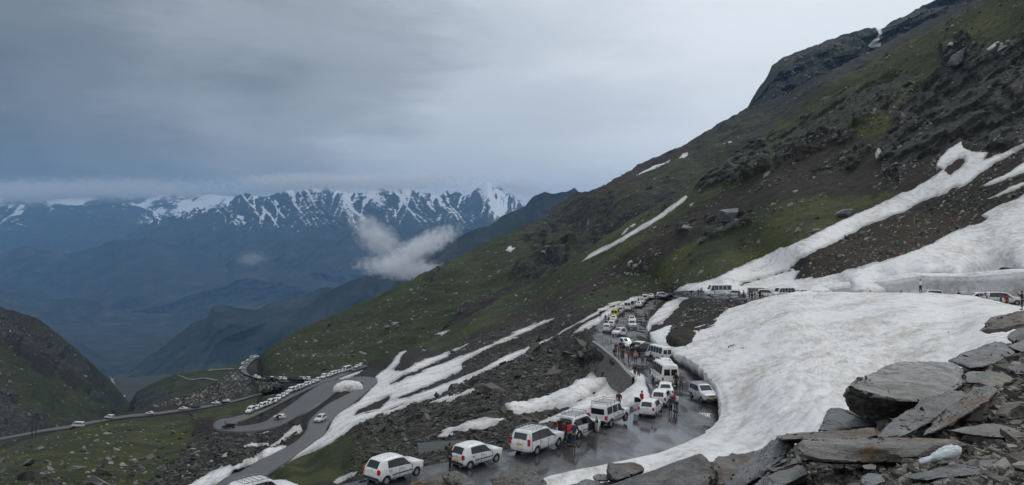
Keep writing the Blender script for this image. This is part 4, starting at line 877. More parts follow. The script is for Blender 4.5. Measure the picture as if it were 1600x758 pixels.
q_ = lambda p: [(1200 + x / 2.7275, 480 + y / 2.7275, d) for x, y, d in p]
w_ = lambda p: [(840 + x / 4, 640 + y / 4, d) for x, y, d in p]
v_ = lambda p: [(540 + x / 4.444, 600 + y / 4.444, d) for x, y, d in p]
rock(q_([(360,322,9.6),(430,272,10.3),(560,228,11.2),(800,230,11.4),(835,262,10.8),(830,320,9.8),(740,375,9.0),(650,395,8.7),(540,392,8.7),(445,372,8.9),(350,338,9.3),(320,378,9.6),(335,432,9.6),(420,480,9.3),(480,505,9.15),(620,455,8.95),(800,400,9.7),(500,440,11.0),(800,380,11.2)]), 'big', 'largest foreground boulder, pale flat top over a black undercut face', amp=0.035, seed=1, L=0.05)
rock(q_([(440,560,6.9),(585,556,6.8),(700,490,7.2),(865,375,8.2),(835,345,8.8),(740,362,8.4),(640,402,7.9),(520,490,7.2)]), 'grey', 'long grey slab leaning against the largest boulder', 'rock slab', thick=0.25, seed=2, L=0.04, tiltn=(0.5, -0.6, 0.7), strata=20)
rock(q_([(655,553,6.95),(800,492,7.1),(935,398,7.6),(992,350,8.2),(960,330,8.6),(870,350,8.5),(800,400,8.0),(700,500,7.3)]), 'rust', 'grey slab with an orange stained end, right of the leaning slab', 'rock slab', thick=0.25, seed=3, L=0.04, tiltn=(0.5, -0.6, 0.7), strata=20)
rock(q_([(810,492,7.6),(1000,485,7.8),(1045,425,8.3),(1005,362,8.6),(930,400,8.2)]), 'dark', 'dark rock under the orange stained slab end', thick=0.5, seed=4)
rock(q_([(118,575,6.35),(440,574,6.1),(780,567,6.2),(875,588,6.3),(150,556,6.8),(440,560,6.6),(800,556,6.7),(140,640,6.25),(220,662,6.1),(400,670,6.0),(640,650,6.0),(800,610,6.2)]), 'rust', 'long low beam-shaped rock with orange and olive stains', thick=0.25, seed=5, L=0.035, amp=0.018, strata=26)
rock(q_([(203,527,9.5),(262,428,10.2),(300,424,10.3),(400,470,9.9),(468,505,9.6),(300,525,9.3)]), 'blue', 'blue-grey triangular slab below the left end of the largest boulder', 'rock slab', thick=0.35, seed=6)
rock(q_([(22,542,8.0),(190,530,8.2),(470,511,8.3),(478,548,7.8),(430,562,7.6),(30,562,7.6)]), 'brown', 'thin brown slab behind the long beam-shaped rock', 'rock slab', thick=0.5, seed=7, strata=26)
rock(w_([(430,478,9.6),(680,388,9.4),(1030,268,9.2),(1095,338,9.0),(1112,440,8.6),(1085,520,8.2),(500,530,8.6)]), 'dark', 'long dark layered slab with a reddish seam rising to the right', 'rock slab', thick=0.6, seed=8, tiltn=(-0.38, -0.2, 0.95), strata=22, L=0.045, amp=0.03)
rock(w_([(1098,330,9.0),(1112,287,9.4),(1380,276,9.6),(1392,330,9.0),(1260,380,8.6),(1235,450,8.3),(1120,480,8.4)]), 'brown', 'brown block between the dark layered slab and the blue-grey diagonal slab', thick=0.5, seed=9)
rock(w_([(1120,510,7.7),(1230,402,8.0),(1430,252,8.1),(1480,182,8.3),(1590,146,8.3),(1602,205,8.0),(1560,285,7.6),(1400,405,7.3),(1300,475,7.2),(1200,530,7.3)]), 'blue', 'blue-grey slab slanting up to the left end of the beam-shaped rock', 'rock slab', thick=0.35, seed=10, tiltn=(0.5, -0.5, 0.6), strata=18, L=0.045)
rock(w_([(1290,505,6.7),(1470,362,7.1),(1600,308,7.2),(1650,350,6.8),(1710,440,6.5),(1500,520,6.4)]), 'grey', 'pale grey slab tip below the left end of the beam-shaped rock', 'rock slab', thick=0.3, seed=11, tiltn=(0.4, -0.6, 0.6))
rock(w_([(430,425,12),(440,327,12.3),(510,350,12.2),(600,332,12.4),(650,347,12.4),(667,378,12.2),(580,415,11.8),(480,450,11.6)]), 'dark', 'dark pointed boulder standing against the snow left of the layered slab', thick=0.6, seed=12)
rock(w_([(338,415,12.6),(370,402,12.8),(430,402,12.8),(455,442,12.5),(360,448,12.4)]), 'blue', 'small round grey stone beside the dark pointed boulder', 'rock', thick=0.35, seed=13, name='rock')
rock(w_([(170,476,12),(300,435,12.4),(385,450,12.3),(410,520,11.8),(180,520,11.8)]), 'blue', 'low grey rock at the left foot of the foreground rocks', thick=0.5, seed=14)
rock(v_([(1005,645,24),(1060,602,24.5),(1200,592,24.6),(1300,602,24.6),(1372,640,24.3),(1402,675,24),(1395,730,23.6),(1030,730,23.6)]), 'dark', 'rounded dark boulder below the road edge with a brown foot', thick=1.2, seed=15, amp=0.06, L=0.09)
rock(v_([(665,622,26),(770,602,26.5),(850,642,26.3),(905,690,26),(925,730,25.8),(780,730,25.6),(680,655,25.8)]), 'dark', 'dark slabby boulder at the lower edge, beside the second hatchback', thick=1.2, seed=16, amp=0.06, L=0.09)
rock(v_([(450,680,27),(560,640,27.5),(650,642,27.4),(780,692,27),(800,740,26.8),(450,740,26.8)]), 'brown', 'brown earthy rock at the lower edge, in front of the first hatchback', thick=1.2, seed=17, amp=0.06, L=0.09)
rock(q_([(905,98,31),(950,42,33),(1091,12,33),(1170,0,34),(1170,50,31),(1000,92,30.6)]), 'brown', 'dark wedge of rock jutting out of the snow below the red-dressed walker', thick=2.0, seed=18, amp=0.08, L=0.12, strata=6)
rock(q_([(760,226,12.4),(900,176,13),(950,146,13.4),(1005,140,13.4),(1022,180,12.8),(1062,192,12.6),(1000,232,11.9),(860,266,11.4),(820,238,11.8)]), 'grey', 'grey layered ledge right of the largest boulder top', 'rock slab', thick=0.5, seed=19, strata=20)
rock(q_([(1008,122,14),(1050,92,14.4),(1091,80,14.6),(1190,70,15),(1190,140,14),(1060,162,13.4)]), 'dark', 'dark rounded rock at the right edge, uppermost of the ledge rocks', thick=0.6, seed=20)
rock(q_([(1018,164,12.9),(1100,130,13.2),(1190,120,13.2),(1190,200,12.5),(1100,202,12.3)]), 'grey', 'grey rock at the right edge under the dark rounded one', thick=0.5, seed=21)
rock(q_([(838,275,10.6),(930,262,11),(1010,285,10.9),(1064,296,10.8),(930,327,10.2),(835,322,10.2)]), 'grey', 'flat grey slab lying right of the largest boulder', 'rock slab', thick=0.25, seed=22)
rock(q_([(1008,252,10.6),(1091,233,10.9),(1190,230,11),(1190,300,10),(1050,285,10.1)]), 'dark', 'dark flat rock at the right edge above the gravel', 'rock slab', thick=0.3, seed=23)
rock(q_([(545,722,5.3),(850,652,5.75),(1018,640,5.85),(1042,662,5.7),(940,712,5.35),(650,738,5.15)]), 'grey', 'flat grey slab on the gravel below the white plastic bag', 'rock slab', thick=0.12, seed=24, L=0.03, amp=0.012)
rock(q_([(750,522,6.9),(950,494,7.2),(1100,512,7.1),(1180,545,6.9),(1060,562,6.6),(900,548,6.6),(820,535,6.7)]), 'rust', 'weathered flat ledge behind the bag, stained brown', 'rock slab', thick=0.2, seed=25, L=0.035, amp=0.015)
rock(q_([(398,674,5.9),(440,664,6.0),(466,672,5.95),(462,692,5.8),(410,690,5.8)]), 'rust', 'small orange-brown stone under the beam-shaped rock', 'rock', thick=0.1, seed=26, name='rock', L=0.02, amp=0.008)
rock(q_([(392,720,5.4),(430,706,5.5),(478,712,5.5),(500,742,5.3),(440,765,5.2),(395,752,5.25)]), 'blue', 'smooth blue-grey stone at the bottom edge', 'rock', thick=0.15, seed=27, name='rock', L=0.02, amp=0.008)
rock(q_([(938,745,5.1),(960,716,5.25),(1000,716,5.25),(1008,748,5.05),(960,770,5.0)]), 'dark', 'dark knobbly stone at the bottom right', 'rock', thick=0.15, seed=28, name='rock', L=0.02, amp=0.012)
rock(q_([(-10,722,6.4),(40,695,6.6),(150,672,6.7),(178,708,6.3),(60,765,6.0),(-10,770,6.1)]), 'grey', 'pale wedge stone at the bottom, below the slanting slab foot', 'rock', thick=0.2, seed=29, name='rock', L=0.03, amp=0.012)
rock(q_([(0,690,6.9),(70,655,7.1),(128,632,7.2),(145,665,6.9),(20,705,6.7)]), 'dark', 'dark flat stone tucked under the left end of the beam-shaped rock', 'rock', thick=0.3, seed=30, name='rock')
rock(w_([(1185,290,10.2),(1215,266,10.3),(1250,272,10.3),(1270,290,10.1)]), 'dark', 'small dark stone on top of the brown block', 'rock', thick=0.3, seed=31, name='rock')
rock(w_([(1270,290,9.9),(1330,262,10.1),(1420,240,10.2),(1440,270,9.9),(1380,292,9.8)]), 'blue', 'blue-grey slab edge above the brown block, against the snow', 'rock slab', thick=0.4, seed=32)
# loose gravel and stones
M_GS = mat_stone('gravel_stone', (0.03, 0.026, 0.022), (0.11, 0.098, 0.084), (0.36, 0.33, 0.29), 0.7, 12)
def fpick(n, reg):
    a = np.array(reg); px = RS.uniform(a[:, 0].min(), a[:, 0].max(), n * 3); py = RS.uniform(a[:, 1].min(), a[:, 1].max(), n * 3); m = inside(px, py, reg); px, py = px[m][:n], py[m][:n]; return sheet_pos(SF, px, py)
FR = [(900,800),(1100,745),(1300,690),(1440,620),(1560,550),(1700,520),(1700,860),(900,860)]
pos = fpick(11000, FR); stones('gravel', pos, np.clip(RS.lognormal(-3.6, 0.5, len(pos)), 0.012, 0.12) * np.clip(pos[:, 1] / 6, 0.8, 2), M_GS, RS, label='loose slate gravel on the crest')
pos = fpick(2200, FR); stones('gravel', pos, np.clip(RS.lognormal(-2.9, 0.5, len(pos)), 0.03, 0.15) * np.clip(pos[:, 1] / 6, 0.8, 1.8), M_GS, RS, flat=(0.2, 0.5), label='broken slate pieces on the crest')
# plastic bag
def bag():
    o0 = P(1200 + 735 / 2.7275, 480 + 652 / 2.7275, 5.62); bm = bmesh.new(); bmesh.ops.create_icosphere(bm, subdivisions=5, radius=1)
    V = np.array([v.co[:] for v in bm.verts]); x = V[:, 0]
    prof = 0.55 + 0.55 * ss(-0.2, 0.7, x) - 0.3 * np.exp(-((x + 0.45) / 0.18) ** 2) + 0.25 * ss(-0.7, -1, x)
    Wv = np.stack([x * 0.165, V[:, 1] * 0.055 * prof * 1.3, V[:, 2] * 0.042 * prof + 0.012 * x * 2], -1)
    Wv[:, 2] = np.maximum(Wv[:, 2], -0.02 + 0.01 * x)
    n = V + 0; Wv += n * (ridged(Wv / 0.045, 4, 5, 0.6) * 0.012 + fbm(Wv / 0.02, 3, 8) * 0.006)[:, None]
    Wv[:, 2] -= Wv[:, 2].min()
    for v, c in zip(bm.verts, Wv): v.co = c
    me = bpy.data.meshes.new('plastic_bag'); bm.to_mesh(me); bm.free(); me.polygons.foreach_set('use_smooth', np.ones(len(me.polygons), bool))
    t = NT('white_plastic'); t.set(t.mix(t.rng(t.noise(9, 4, 0.6), 0.5, 0.7, 0, 0.6), (0.50, 0.56, 0.58), (0.24, 0.27, 0.27)), 0.35, spec=0.5); t.b.inputs['Subsurface Weight'].default_value = 0.15; t.bump(t.noise(60, 4, 0.6), 0.4, 0.01)
    me.materials.append(t.m); o = bpy.data.objects.new('plastic_bag', me); C.objects.link(o); o.location = o0; o.rotation_euler = (0, -0.12, 0.15); tag(o, 'crumpled white plastic bag lying on the gravel', 'plastic bag')
bag()
# ------------------------------------------------------------------ standing places
def road_at(px, py, lift=0.08):
    best = None
    for rd in ROADS:
        for (a, b, z0), (c, d, z1) in zip(rd[:-1], rd[1:]):
            def dl(p, q):
                ex, ey = q[0] - p[0], q[1] - p[1]; L = math.hypot(ex, ey) + 1e-9
                t = max(-0.15, min(1.15, ((px - p[0]) * ex + (py - p[1]) * ey) / L / L)); return math.hypot(px - p[0] - t * ex, py - p[1] - t * ey)
            d0, d1 = dl(a, b), dl(c, d); k = min(d0, d1)
            ins = inside(np.array([px]), np.array([py]), [a, c, d, b])[0]
            sc_ = (0 if ins else 1000) + d0 + d1
            if best is None or sc_ < best[0]: best = (sc_, z0 + (z1 - z0) * d0 / (d0 + d1 + 1e-9))
    z = best[1]; return P(px, py, -z * F / (py - CY)) + Vector((0, 0, lift))
def ground_at(px, py): return Vector(sheet_pos(SA, px, py)[0])
def bank_at(px, py): return P(px, py, float(1 / inv_S(np.array([px]), np.array([py]))[0]))

# ------------------------------------------------------------------ vehicle materials
def paint(name, col, dirt=0.35):
    t = NT(name); n = t.noise(2.2, 5, 0.6); sp = t.n('ShaderNodeSeparateXYZ'); t.l(t.obj, sp.inputs[0])
    lowd = t.ma('MULTIPLY', t.rng(sp.outputs[2], 0.75, 0.2), 0.8)
    c = t.mix(t.ma('MULTIPLY', t.ma('ADD', t.rng(n, 0.45, 0.75), lowd), dirt), col, (0.16, 0.14, 0.12)); t.set(c, t.rng(n, 0.3, 0.7, 0.22, 0.45), spec=0.5); t.b.inputs['Coat Weight'].default_value = 0.4; t.b.inputs['Coat Roughness'].default_value = 0.1; return t.m
PAINT = dict(white=paint('white_paint', (0.78, 0.78, 0.77)), silver=paint('silver_paint', (0.60, 0.61, 0.62)), dark=paint('dark_maroon_paint', (0.03, 0.016, 0.02), 0.2), cream=paint('cream_paint', (0.62, 0.60, 0.52)), yellow=paint('pale_yellow_paint', (0.62, 0.58, 0.22)), black=paint('black_paint', (0.012, 0.012, 0.014), 0.15))
PAINTS = list(PAINT.values())
def plain(name, col, rough=0.5, metal=0.0, spec=0.5):
    t = NT(name); n = t.noise(9, 3, 0.6); return t.set(t.mix(t.rng(n, 0.4, 0.75, 0, 0.25), col, tuple(c * 0.6 + 0.02 for c in col)), rough, metal, spec)
M_GLASS = plain('dark_window_glass', (0.012, 0.014, 0.016), 0.06, 0, 0.7); M_TYRE = plain('tyre_rubber', (0.015, 0.015, 0.015), 0.75); M_RIM = plain('wheel_metal', (0.42, 0.43, 0.44), 0.35, 0.6)
M_PLAS = plain('black_plastic', (0.018, 0.018, 0.019), 0.5); M_RED = plain('red_lamp_plastic', (0.55, 0.02, 0.03), 0.2); M_LAMP = plain('clear_lamp', (0.65, 0.68, 0.70), 0.12); M_PLY = plain('yellow_number_plate', (0.75, 0.42, 0.03), 0.5); M_PLW = plain('white_number_plate', (0.7, 0.7, 0.68), 0.5); M_STEEL = plain('rack_steel', (0.20, 0.20, 0.21), 0.45, 0.5); M_INT = plain('dark_interior', (0.02, 0.02, 0.022), 0.8)

def bm_obj(name, bm, mat, parent=None, smooth=True, ang=35):
    bmesh.ops.recalc_face_normals(bm, faces=bm.faces)
    me = bpy.data.meshes.new(name); bm.to_mesh(me); bm.free()
    if smooth: me.polygons.foreach_set('use_smooth', np.ones(len(me.polygons), bool)); me.set_sharp_from_angle(angle=R(ang))
    if mat: me.materials.append(mat)
    o = bpy.data.objects.new(name, me); C.objects.link(o)
    if parent: o.parent = parent
    return o
def bxm(bm, c, s, rot=None, bev=0.0):
    r = bmesh.ops.create_cube(bm, size=1); vs = r['verts']; bmesh.ops.scale(bm, vec=s, verts=vs)
    if bev:
        es = list({e for v in vs for e in v.link_edges}); q = bmesh.ops.bevel(bm, geom=es, offset=bev, segments=2, affect='EDGES'); vs = q['verts'] if q['verts'] else vs; vs = list({v for f in q['faces'] for v in f.verts} | {v for v in vs if v.is_valid})
    if rot: bmesh.ops.rotate(bm, cent=(0, 0, 0), matrix=Euler(rot).to_matrix(), verts=vs)
    bmesh.ops.translate(bm, vec=c, verts=vs); return vs
def tube(bm, a, b, r, n=6):
    a, b = Vector(a), Vector(b); L = (b - a).length; q = bmesh.ops.create_cone(bm, cap_ends=True, segments=n, radius1=r, radius2=r, depth=L)
    m = (b - a).to_track_quat('Z', 'Y').to_matrix().to_4x4(); m.translation = (a + b) / 2; bmesh.ops.transform(bm, matrix=m, verts=q['verts'])
def smooth_interp(keys, x, sg=0.035):
    k = np.array(keys, float); g = np.linspace(-1, 1, 9) * 2 * sg; w = np.exp(-(g / sg) ** 2 / 2); w /= w.sum()
    return sum(wi * np.interp(x + gi, k[:, 0], k[:, 1]) for wi, gi in zip(w, g))

class Car:
    """one kind of vehicle: outlines along the length give body, windows and trim"""
    def __init__(s, kind, L, W, H, top, belt, bot, wtop, rw, fx, rx, wr=0.30, sg=0.04, tail=None):
        s.kind, s.L, s.W, s.H, s.top, s.belt, s.bot, s.wtop, s.rw, s.fx, s.rx, s.wr, s.sg = kind, L, W, H, top, belt, bot, wtop, rw, fx, rx, wr, sg
        s.wb = [(-L / 2, W / 2 * 0.90), (-L / 2 + 0.12, W / 2 * 0.97), (-L * 0.25, W / 2), (L * 0.25, W / 2), (L / 2 - 0.35, W / 2 * 0.95), (L / 2 - 0.1, W / 2 * 0.90), (L / 2, W / 2 * 0.82)]
        if kind in ('van', 'jeep'): s.wb = [(-L / 2, W / 2 * 0.95), (-L / 2 + 0.1, W / 2), (L / 2 - 0.25, W / 2 * 0.98), (L / 2, W / 2 * 0.88)]
    def val(s, key, x): return float(smooth_interp(getattr(s, key), np.array([x]), s.sg)[0])
    def ring(s, x):
        zt, zbelt, zb, wb = s.val('top', x), s.val('belt', x), s.val('bot', x), s.val('wb', x)
        zbelt = min(zbelt, zt - 0.03); wt = min(wb, s.val('wtop', x)); cab = max(0.0, min(1.0, (zt - zbelt - 0.05) / 0.25)); wt = wb * 0.93 * (1 - cab) + wt * cab
        m = (zb + zbelt) / 2
        return [(0, zb), (wb * 0.82, zb), (wb * 0.96, zb + 0.10), (wb, m), (wb * 0.985, zbelt), (wt, zt - 0.05 * cab - 0.015), (wt * 0.86, zt), (0, zt + 0.025)]
    def side(s, x, t, off=0.008):
        r = s.ring(x); (y0, z0), (y1, z1) = r[4], r[5]; return Vector((x, y0 + (y1 - y0) * t + off, z0 + (z1 - z0) * t + off * 0.3))
    def body(s):
        n = 64; xs = np.unique(np.concatenate([np.linspace(-s.L / 2, s.L / 2, n), [-s.L / 2 + 0.02, s.L / 2 - 0.02]])); bm = bmesh.new(); rings = []
        for x in xs:
            p = [np.array(q) for q in s.ring(x)]
            for k_ in (0.16, 0.22):
                o = [p[0]]
                for a, b in zip(p[:-1], p[1:]): o += [a * (1 - k_) + b * k_, a * k_ + b * (1 - k_)]
                p = o + [p[-1]]
            e = min(1.0, 0.90 + 0.10 * min(1, (min(x + s.L / 2, s.L / 2 - x)) / 0.05)); zc = (p[0][1] + p[-1][1]) / 2
            half = [(y * e, zc + (z - zc) * (e * 0.5 + 0.5)) for y, z in p]; full = half + [(-y, z) for y, z in half[-2:0:-1]]
            rings.append([bm.verts.new((x, y, z)) for y, z in full])
        for a, b in zip(rings[:-1], rings[1:]):
            k = len(a)
            for i in range(k): bm.faces.new((a[i], a[(i + 1) % k], b[(i + 1) % k], b[i]))
        bm.faces.new(rings[0]); bm.faces.new(rings[-1][::-1])
        return bm
    def pane(s, x0b, x1b, x0t, x1t, t0=0.10, t1=0.88, sgn=1, off=0.008, n=5):
        bm = bmesh.new(); g = []
        for j in range(3):
            tt = j / 2; t = t0 + (t1 - t0) * tt; row = []
            for i in range(n):
                u = i / (n - 1); x = (x0b + (x1b - x0b) * u) * (1 - tt) + (x0t + (x1t - x0t) * u) * tt; v = s.side(x, t, off); row.append(bm.verts.new((v.x, v.y * sgn, v.z)))
            g.append(row)
        for a, b in zip(g[:-1], g[1:]):
            for i in range(n - 1): bm.faces.new((a[i], a[i + 1], b[i + 1], b[i]))
        return bm
    def screen(s, x0, x1, fy=0.80, off=0.012, n=9):
        """pane following the roofline between x0 (low end) and x1 (high end)"""
        bm = bmesh.new(); g = []
        for j in range(n):
            x = x0 + (x1 - x0) * j / (n - 1); wt = s.ring(x)[6][0]; z = s.val('top', x); dz = s.val('top', x + 0.01) - s.val('top', x - 0.01); nx, nz = -dz, 0.02; l = math.hypot(nx, nz); row = []
            for i in range(7):
                y = (i / 6 * 2 - 1) * wt / 0.86 * fy * (1.0 if j else 1.0); row.append(bm.verts.new((x + nx / l * off, y, z + 0.025 * (1 - abs(i / 6 * 2 - 1)) + nz / l * off)))
            g.append(row)
        for a, b in zip(g[:-1], g[1:]):
            for i in range(6): bm.faces.new((a[i], a[i + 1], b[i + 1], b[i]))
        return bm
HATCH = Car('hatch', 3.55, 1.52, 1.48, top=[(-1.775, 0.90), (-1.70, 1.0), (-1.42, 1.40), (-1.2, 1.46), (-0.3, 1.49), (0.15, 1.45), (0.85, 1.02), (1.50, 0.92), (1.70, 0.84), (1.775, 0.74)],
  belt=[(-1.775, 0.86), (-1.3, 0.96), (0.6, 0.88), (1.0, 0.88), (1.775, 0.72)], bot=[(-1.775, 0.36), (-1.5, 0.24), (1.5, 0.22), (1.775, 0.34)], wtop=[(-1.775, 0.60), (-1.3, 0.60), (0, 0.61), (0.9, 0.66)], rw=None, fx=1.15, rx=-1.18, wr=0.28)
MPV = Car('mpv', 4.58, 1.76, 1.76, top=[(-2.29, 0.98), (-2.24, 1.15), (-2.08, 1.62), (-1.9, 1.72), (-0.6, 1.76), (0.15, 1.70), (1.05, 1.15), (1.95, 1.00), (2.2, 0.92), (2.29, 0.82)],
  belt=[(-2.29, 1.0), (-1.5, 1.02), (0.8, 0.98), (1.3, 0.97), (2.29, 0.80)], bot=[(-2.29, 0.38), (-2.0, 0.28), (2.0, 0.26), (2.29, 0.36)], wtop=[(-2.29, 0.70), (-1.5, 0.71), (0.2, 0.70), (1.1, 0.76)], rw=None, fx=1.42, rx=-1.33, wr=0.33)
SUV = Car('suv', 3.99, 1.70, 1.68, top=[(-2.0, 1.0), (-1.96, 1.15), (-1.82, 1.56), (-1.6, 1.64), (-0.2, 1.68), (0.2, 1.62), (0.95, 1.12), (1.7, 1.0), (1.93, 0.92), (2.0, 0.82)],
  belt=[(-2.0, 1.0), (-1.2, 1.02), (0.7, 0.97), (1.1, 0.96), (2.0, 0.80)], bot=[(-2.0, 0.42), (-1.7, 0.32), (1.7, 0.3), (2.0, 0.4)], wtop=[(-2.0, 0.66), (-1.2, 0.68), (0.2, 0.67), (1.0, 0.74)], rw=None, fx=1.28, rx=-1.22, wr=0.33)
JEEP = Car('jeep', 4.40, 1.72, 1.86, top=[(-2.2, 1.70), (-2.17, 1.80), (-2.0, 1.88), (0.2, 1.90), (0.42, 1.84), (0.78, 1.22), (1.0, 1.16), (2.0, 1.08), (2.15, 1.0), (2.2, 0.9)],
  belt=[(-2.2, 1.10), (0.7, 1.10), (1.0, 1.06), (2.2, 0.9)], bot=[(-2.2, 0.50), (2.2, 0.46)], wtop=[(-2.2, 0.74), (0.4, 0.74), (0.9, 0.78)], rw=None, fx=1.38, rx=-1.35, wr=0.38, sg=0.02)
VAN = Car('van', 5.6, 2.0, 2.55, top=[(-2.8, 2.35), (-2.76, 2.46), (-2.6, 2.54), (1.3, 2.56), (1.7, 2.42), (2.25, 1.42), (2.55, 1.22), (2.75, 1.0), (2.8, 0.85)],
  belt=[(-2.8, 1.30), (1.4, 1.30), (2.0, 1.2), (2.5, 1.0), (2.8, 0.8)], bot=[(-2.8, 0.42), (2.6, 0.38), (2.8, 0.45)], wtop=[(-2.8, 0.84), (1.4, 0.84), (2.2, 0.9)], rw=None, fx=1.85, rx=-1.55, wr=0.36, sg=0.025)
SEDAN = Car('sedan', 4.1, 1.68, 1.46, top=[(-2.05, 0.92), (-1.98, 1.0), (-1.45, 1.04), (-0.95, 1.38), (-0.6, 1.45), (0.1, 1.46), (0.35, 1.40), (1.05, 1.0), (1.85, 0.84), (2.0, 0.7), (2.05, 0.62)],
  belt=[(-2.05, 0.88), (-1.3, 0.94), (0.8, 0.88), (2.05, 0.6)], bot=[(-2.05, 0.36), (-1.8, 0.25), (1.8, 0.22), (2.05, 0.32)], wtop=[(-2.05, 0.64), (-1.0, 0.62), (0.2, 0.62), (1.0, 0.72)], rw=None, fx=1.28, rx=-1.24, wr=0.30)

def wheel(parent, r, x, y, w=0.19, lite=False):
    bm = bmesh.new(); prof = [(r * 0.62, -w / 2), (r * 0.93, -w / 2), (r, -w * 0.3), (r, w * 0.3), (r * 0.93, w / 2), (r * 0.62, w / 2)]; n = 14 if lite else 26; rows = []
    for i in range(n):
        a = i / n * 2 * PI; rows.append([bm.verts.new((rr * math.cos(a), yy, rr * math.sin(a))) for rr, yy in prof])
    for i in range(n):
        A, B = rows[i], rows[(i + 1) % n]
        for k in range(len(prof)): bm.faces.new((A[k], A[(k + 1) % len(prof)], B[(k + 1) % len(prof)], B[k]))
    o = bm_obj('wheel', bm, M_TYRE, parent); o.location = (x, y, r)
    sg = 1 if y > 0 else -1; bm = bmesh.new(); q = bmesh.ops.create_cone(bm, cap_ends=True, segments=n, radius1=r * 0.63, radius2=r * 0.60, depth=w * 0.5); bmesh.ops.rotate(bm, cent=(0, 0, 0), matrix=Euler((PI / 2, 0, 0)).to_matrix(), verts=q['verts'])
    if not lite:
        for k in range(6):
            a = k / 6 * 2 * PI; bxm(bm, (r * 0.34 * math.cos(a), sg * w * 0.33, r * 0.34 * math.sin(a)), (r * 0.46, 0.035, 0.045), rot=(0, -a, 0))
        q = bmesh.ops.create_cone(bm, cap_ends=True, segments=10, radius1=0.06, radius2=0.05, depth=0.05); bmesh.ops.rotate(bm, cent=(0, 0, 0), matrix=Euler((PI / 2, 0, 0)).to_matrix(), verts=q['verts']); bmesh.ops.translate(bm, vec=(0, sg * w * 0.36, 0), verts=q['verts'])
    bm_obj('rim', bm, M_RIM, o)
    return o
PI = math.pi
def cut_arches(o, car):
    bm = bmesh.new()
    for x in (car.fx, car.rx):
        for sg in (-1, 1):
            q = bmesh.ops.create_cone(bm, cap_ends=True, segments=24, radius1=car.wr + 0.055, radius2=car.wr + 0.055, depth=0.5); bmesh.ops.rotate(bm, cent=(0, 0, 0), matrix=Euler((PI / 2, 0, 0)).to_matrix(), verts=q['verts']); bmesh.ops.translate(bm, vec=(x, sg * (car.W / 2 + 0.02), car.wr), verts=q['verts'])
    me = bpy.data.meshes.new('cut'); bm.to_mesh(me); bm.free(); c = bpy.data.objects.new('cut', me); C.objects.link(c)
    m = o.modifiers.new('b', 'BOOLEAN'); m.object = c; m.operation = 'DIFFERENCE'; m.solver = 'EXACT'
    bpy.context.view_layer.update(); ev = o.evaluated_get(bpy.context.evaluated_depsgraph_get()); nm = bpy.data.meshes.new_from_object(ev)
    o.modifiers.clear(); nm.name = 'body'; mats_ = list(o.data.materials); o.data = nm; nm.materials.clear(); [nm.materials.append(k) for k in mats_]
    nm.polygons.foreach_set('use_smooth', np.ones(len(nm.polygons), bool)); nm.set_sharp_from_angle(angle=R(32))
    bpy.data.objects.remove(c); bpy.data.meshes.remove(me)
def empty(name, loc=(0, 0, 0), rz=0):
    o = bpy.data.objects.new(name, None); C.objects.link(o); o.location = loc; o.rotation_euler = (0, 0, rz); o.empty_display_size = 0.2; return o
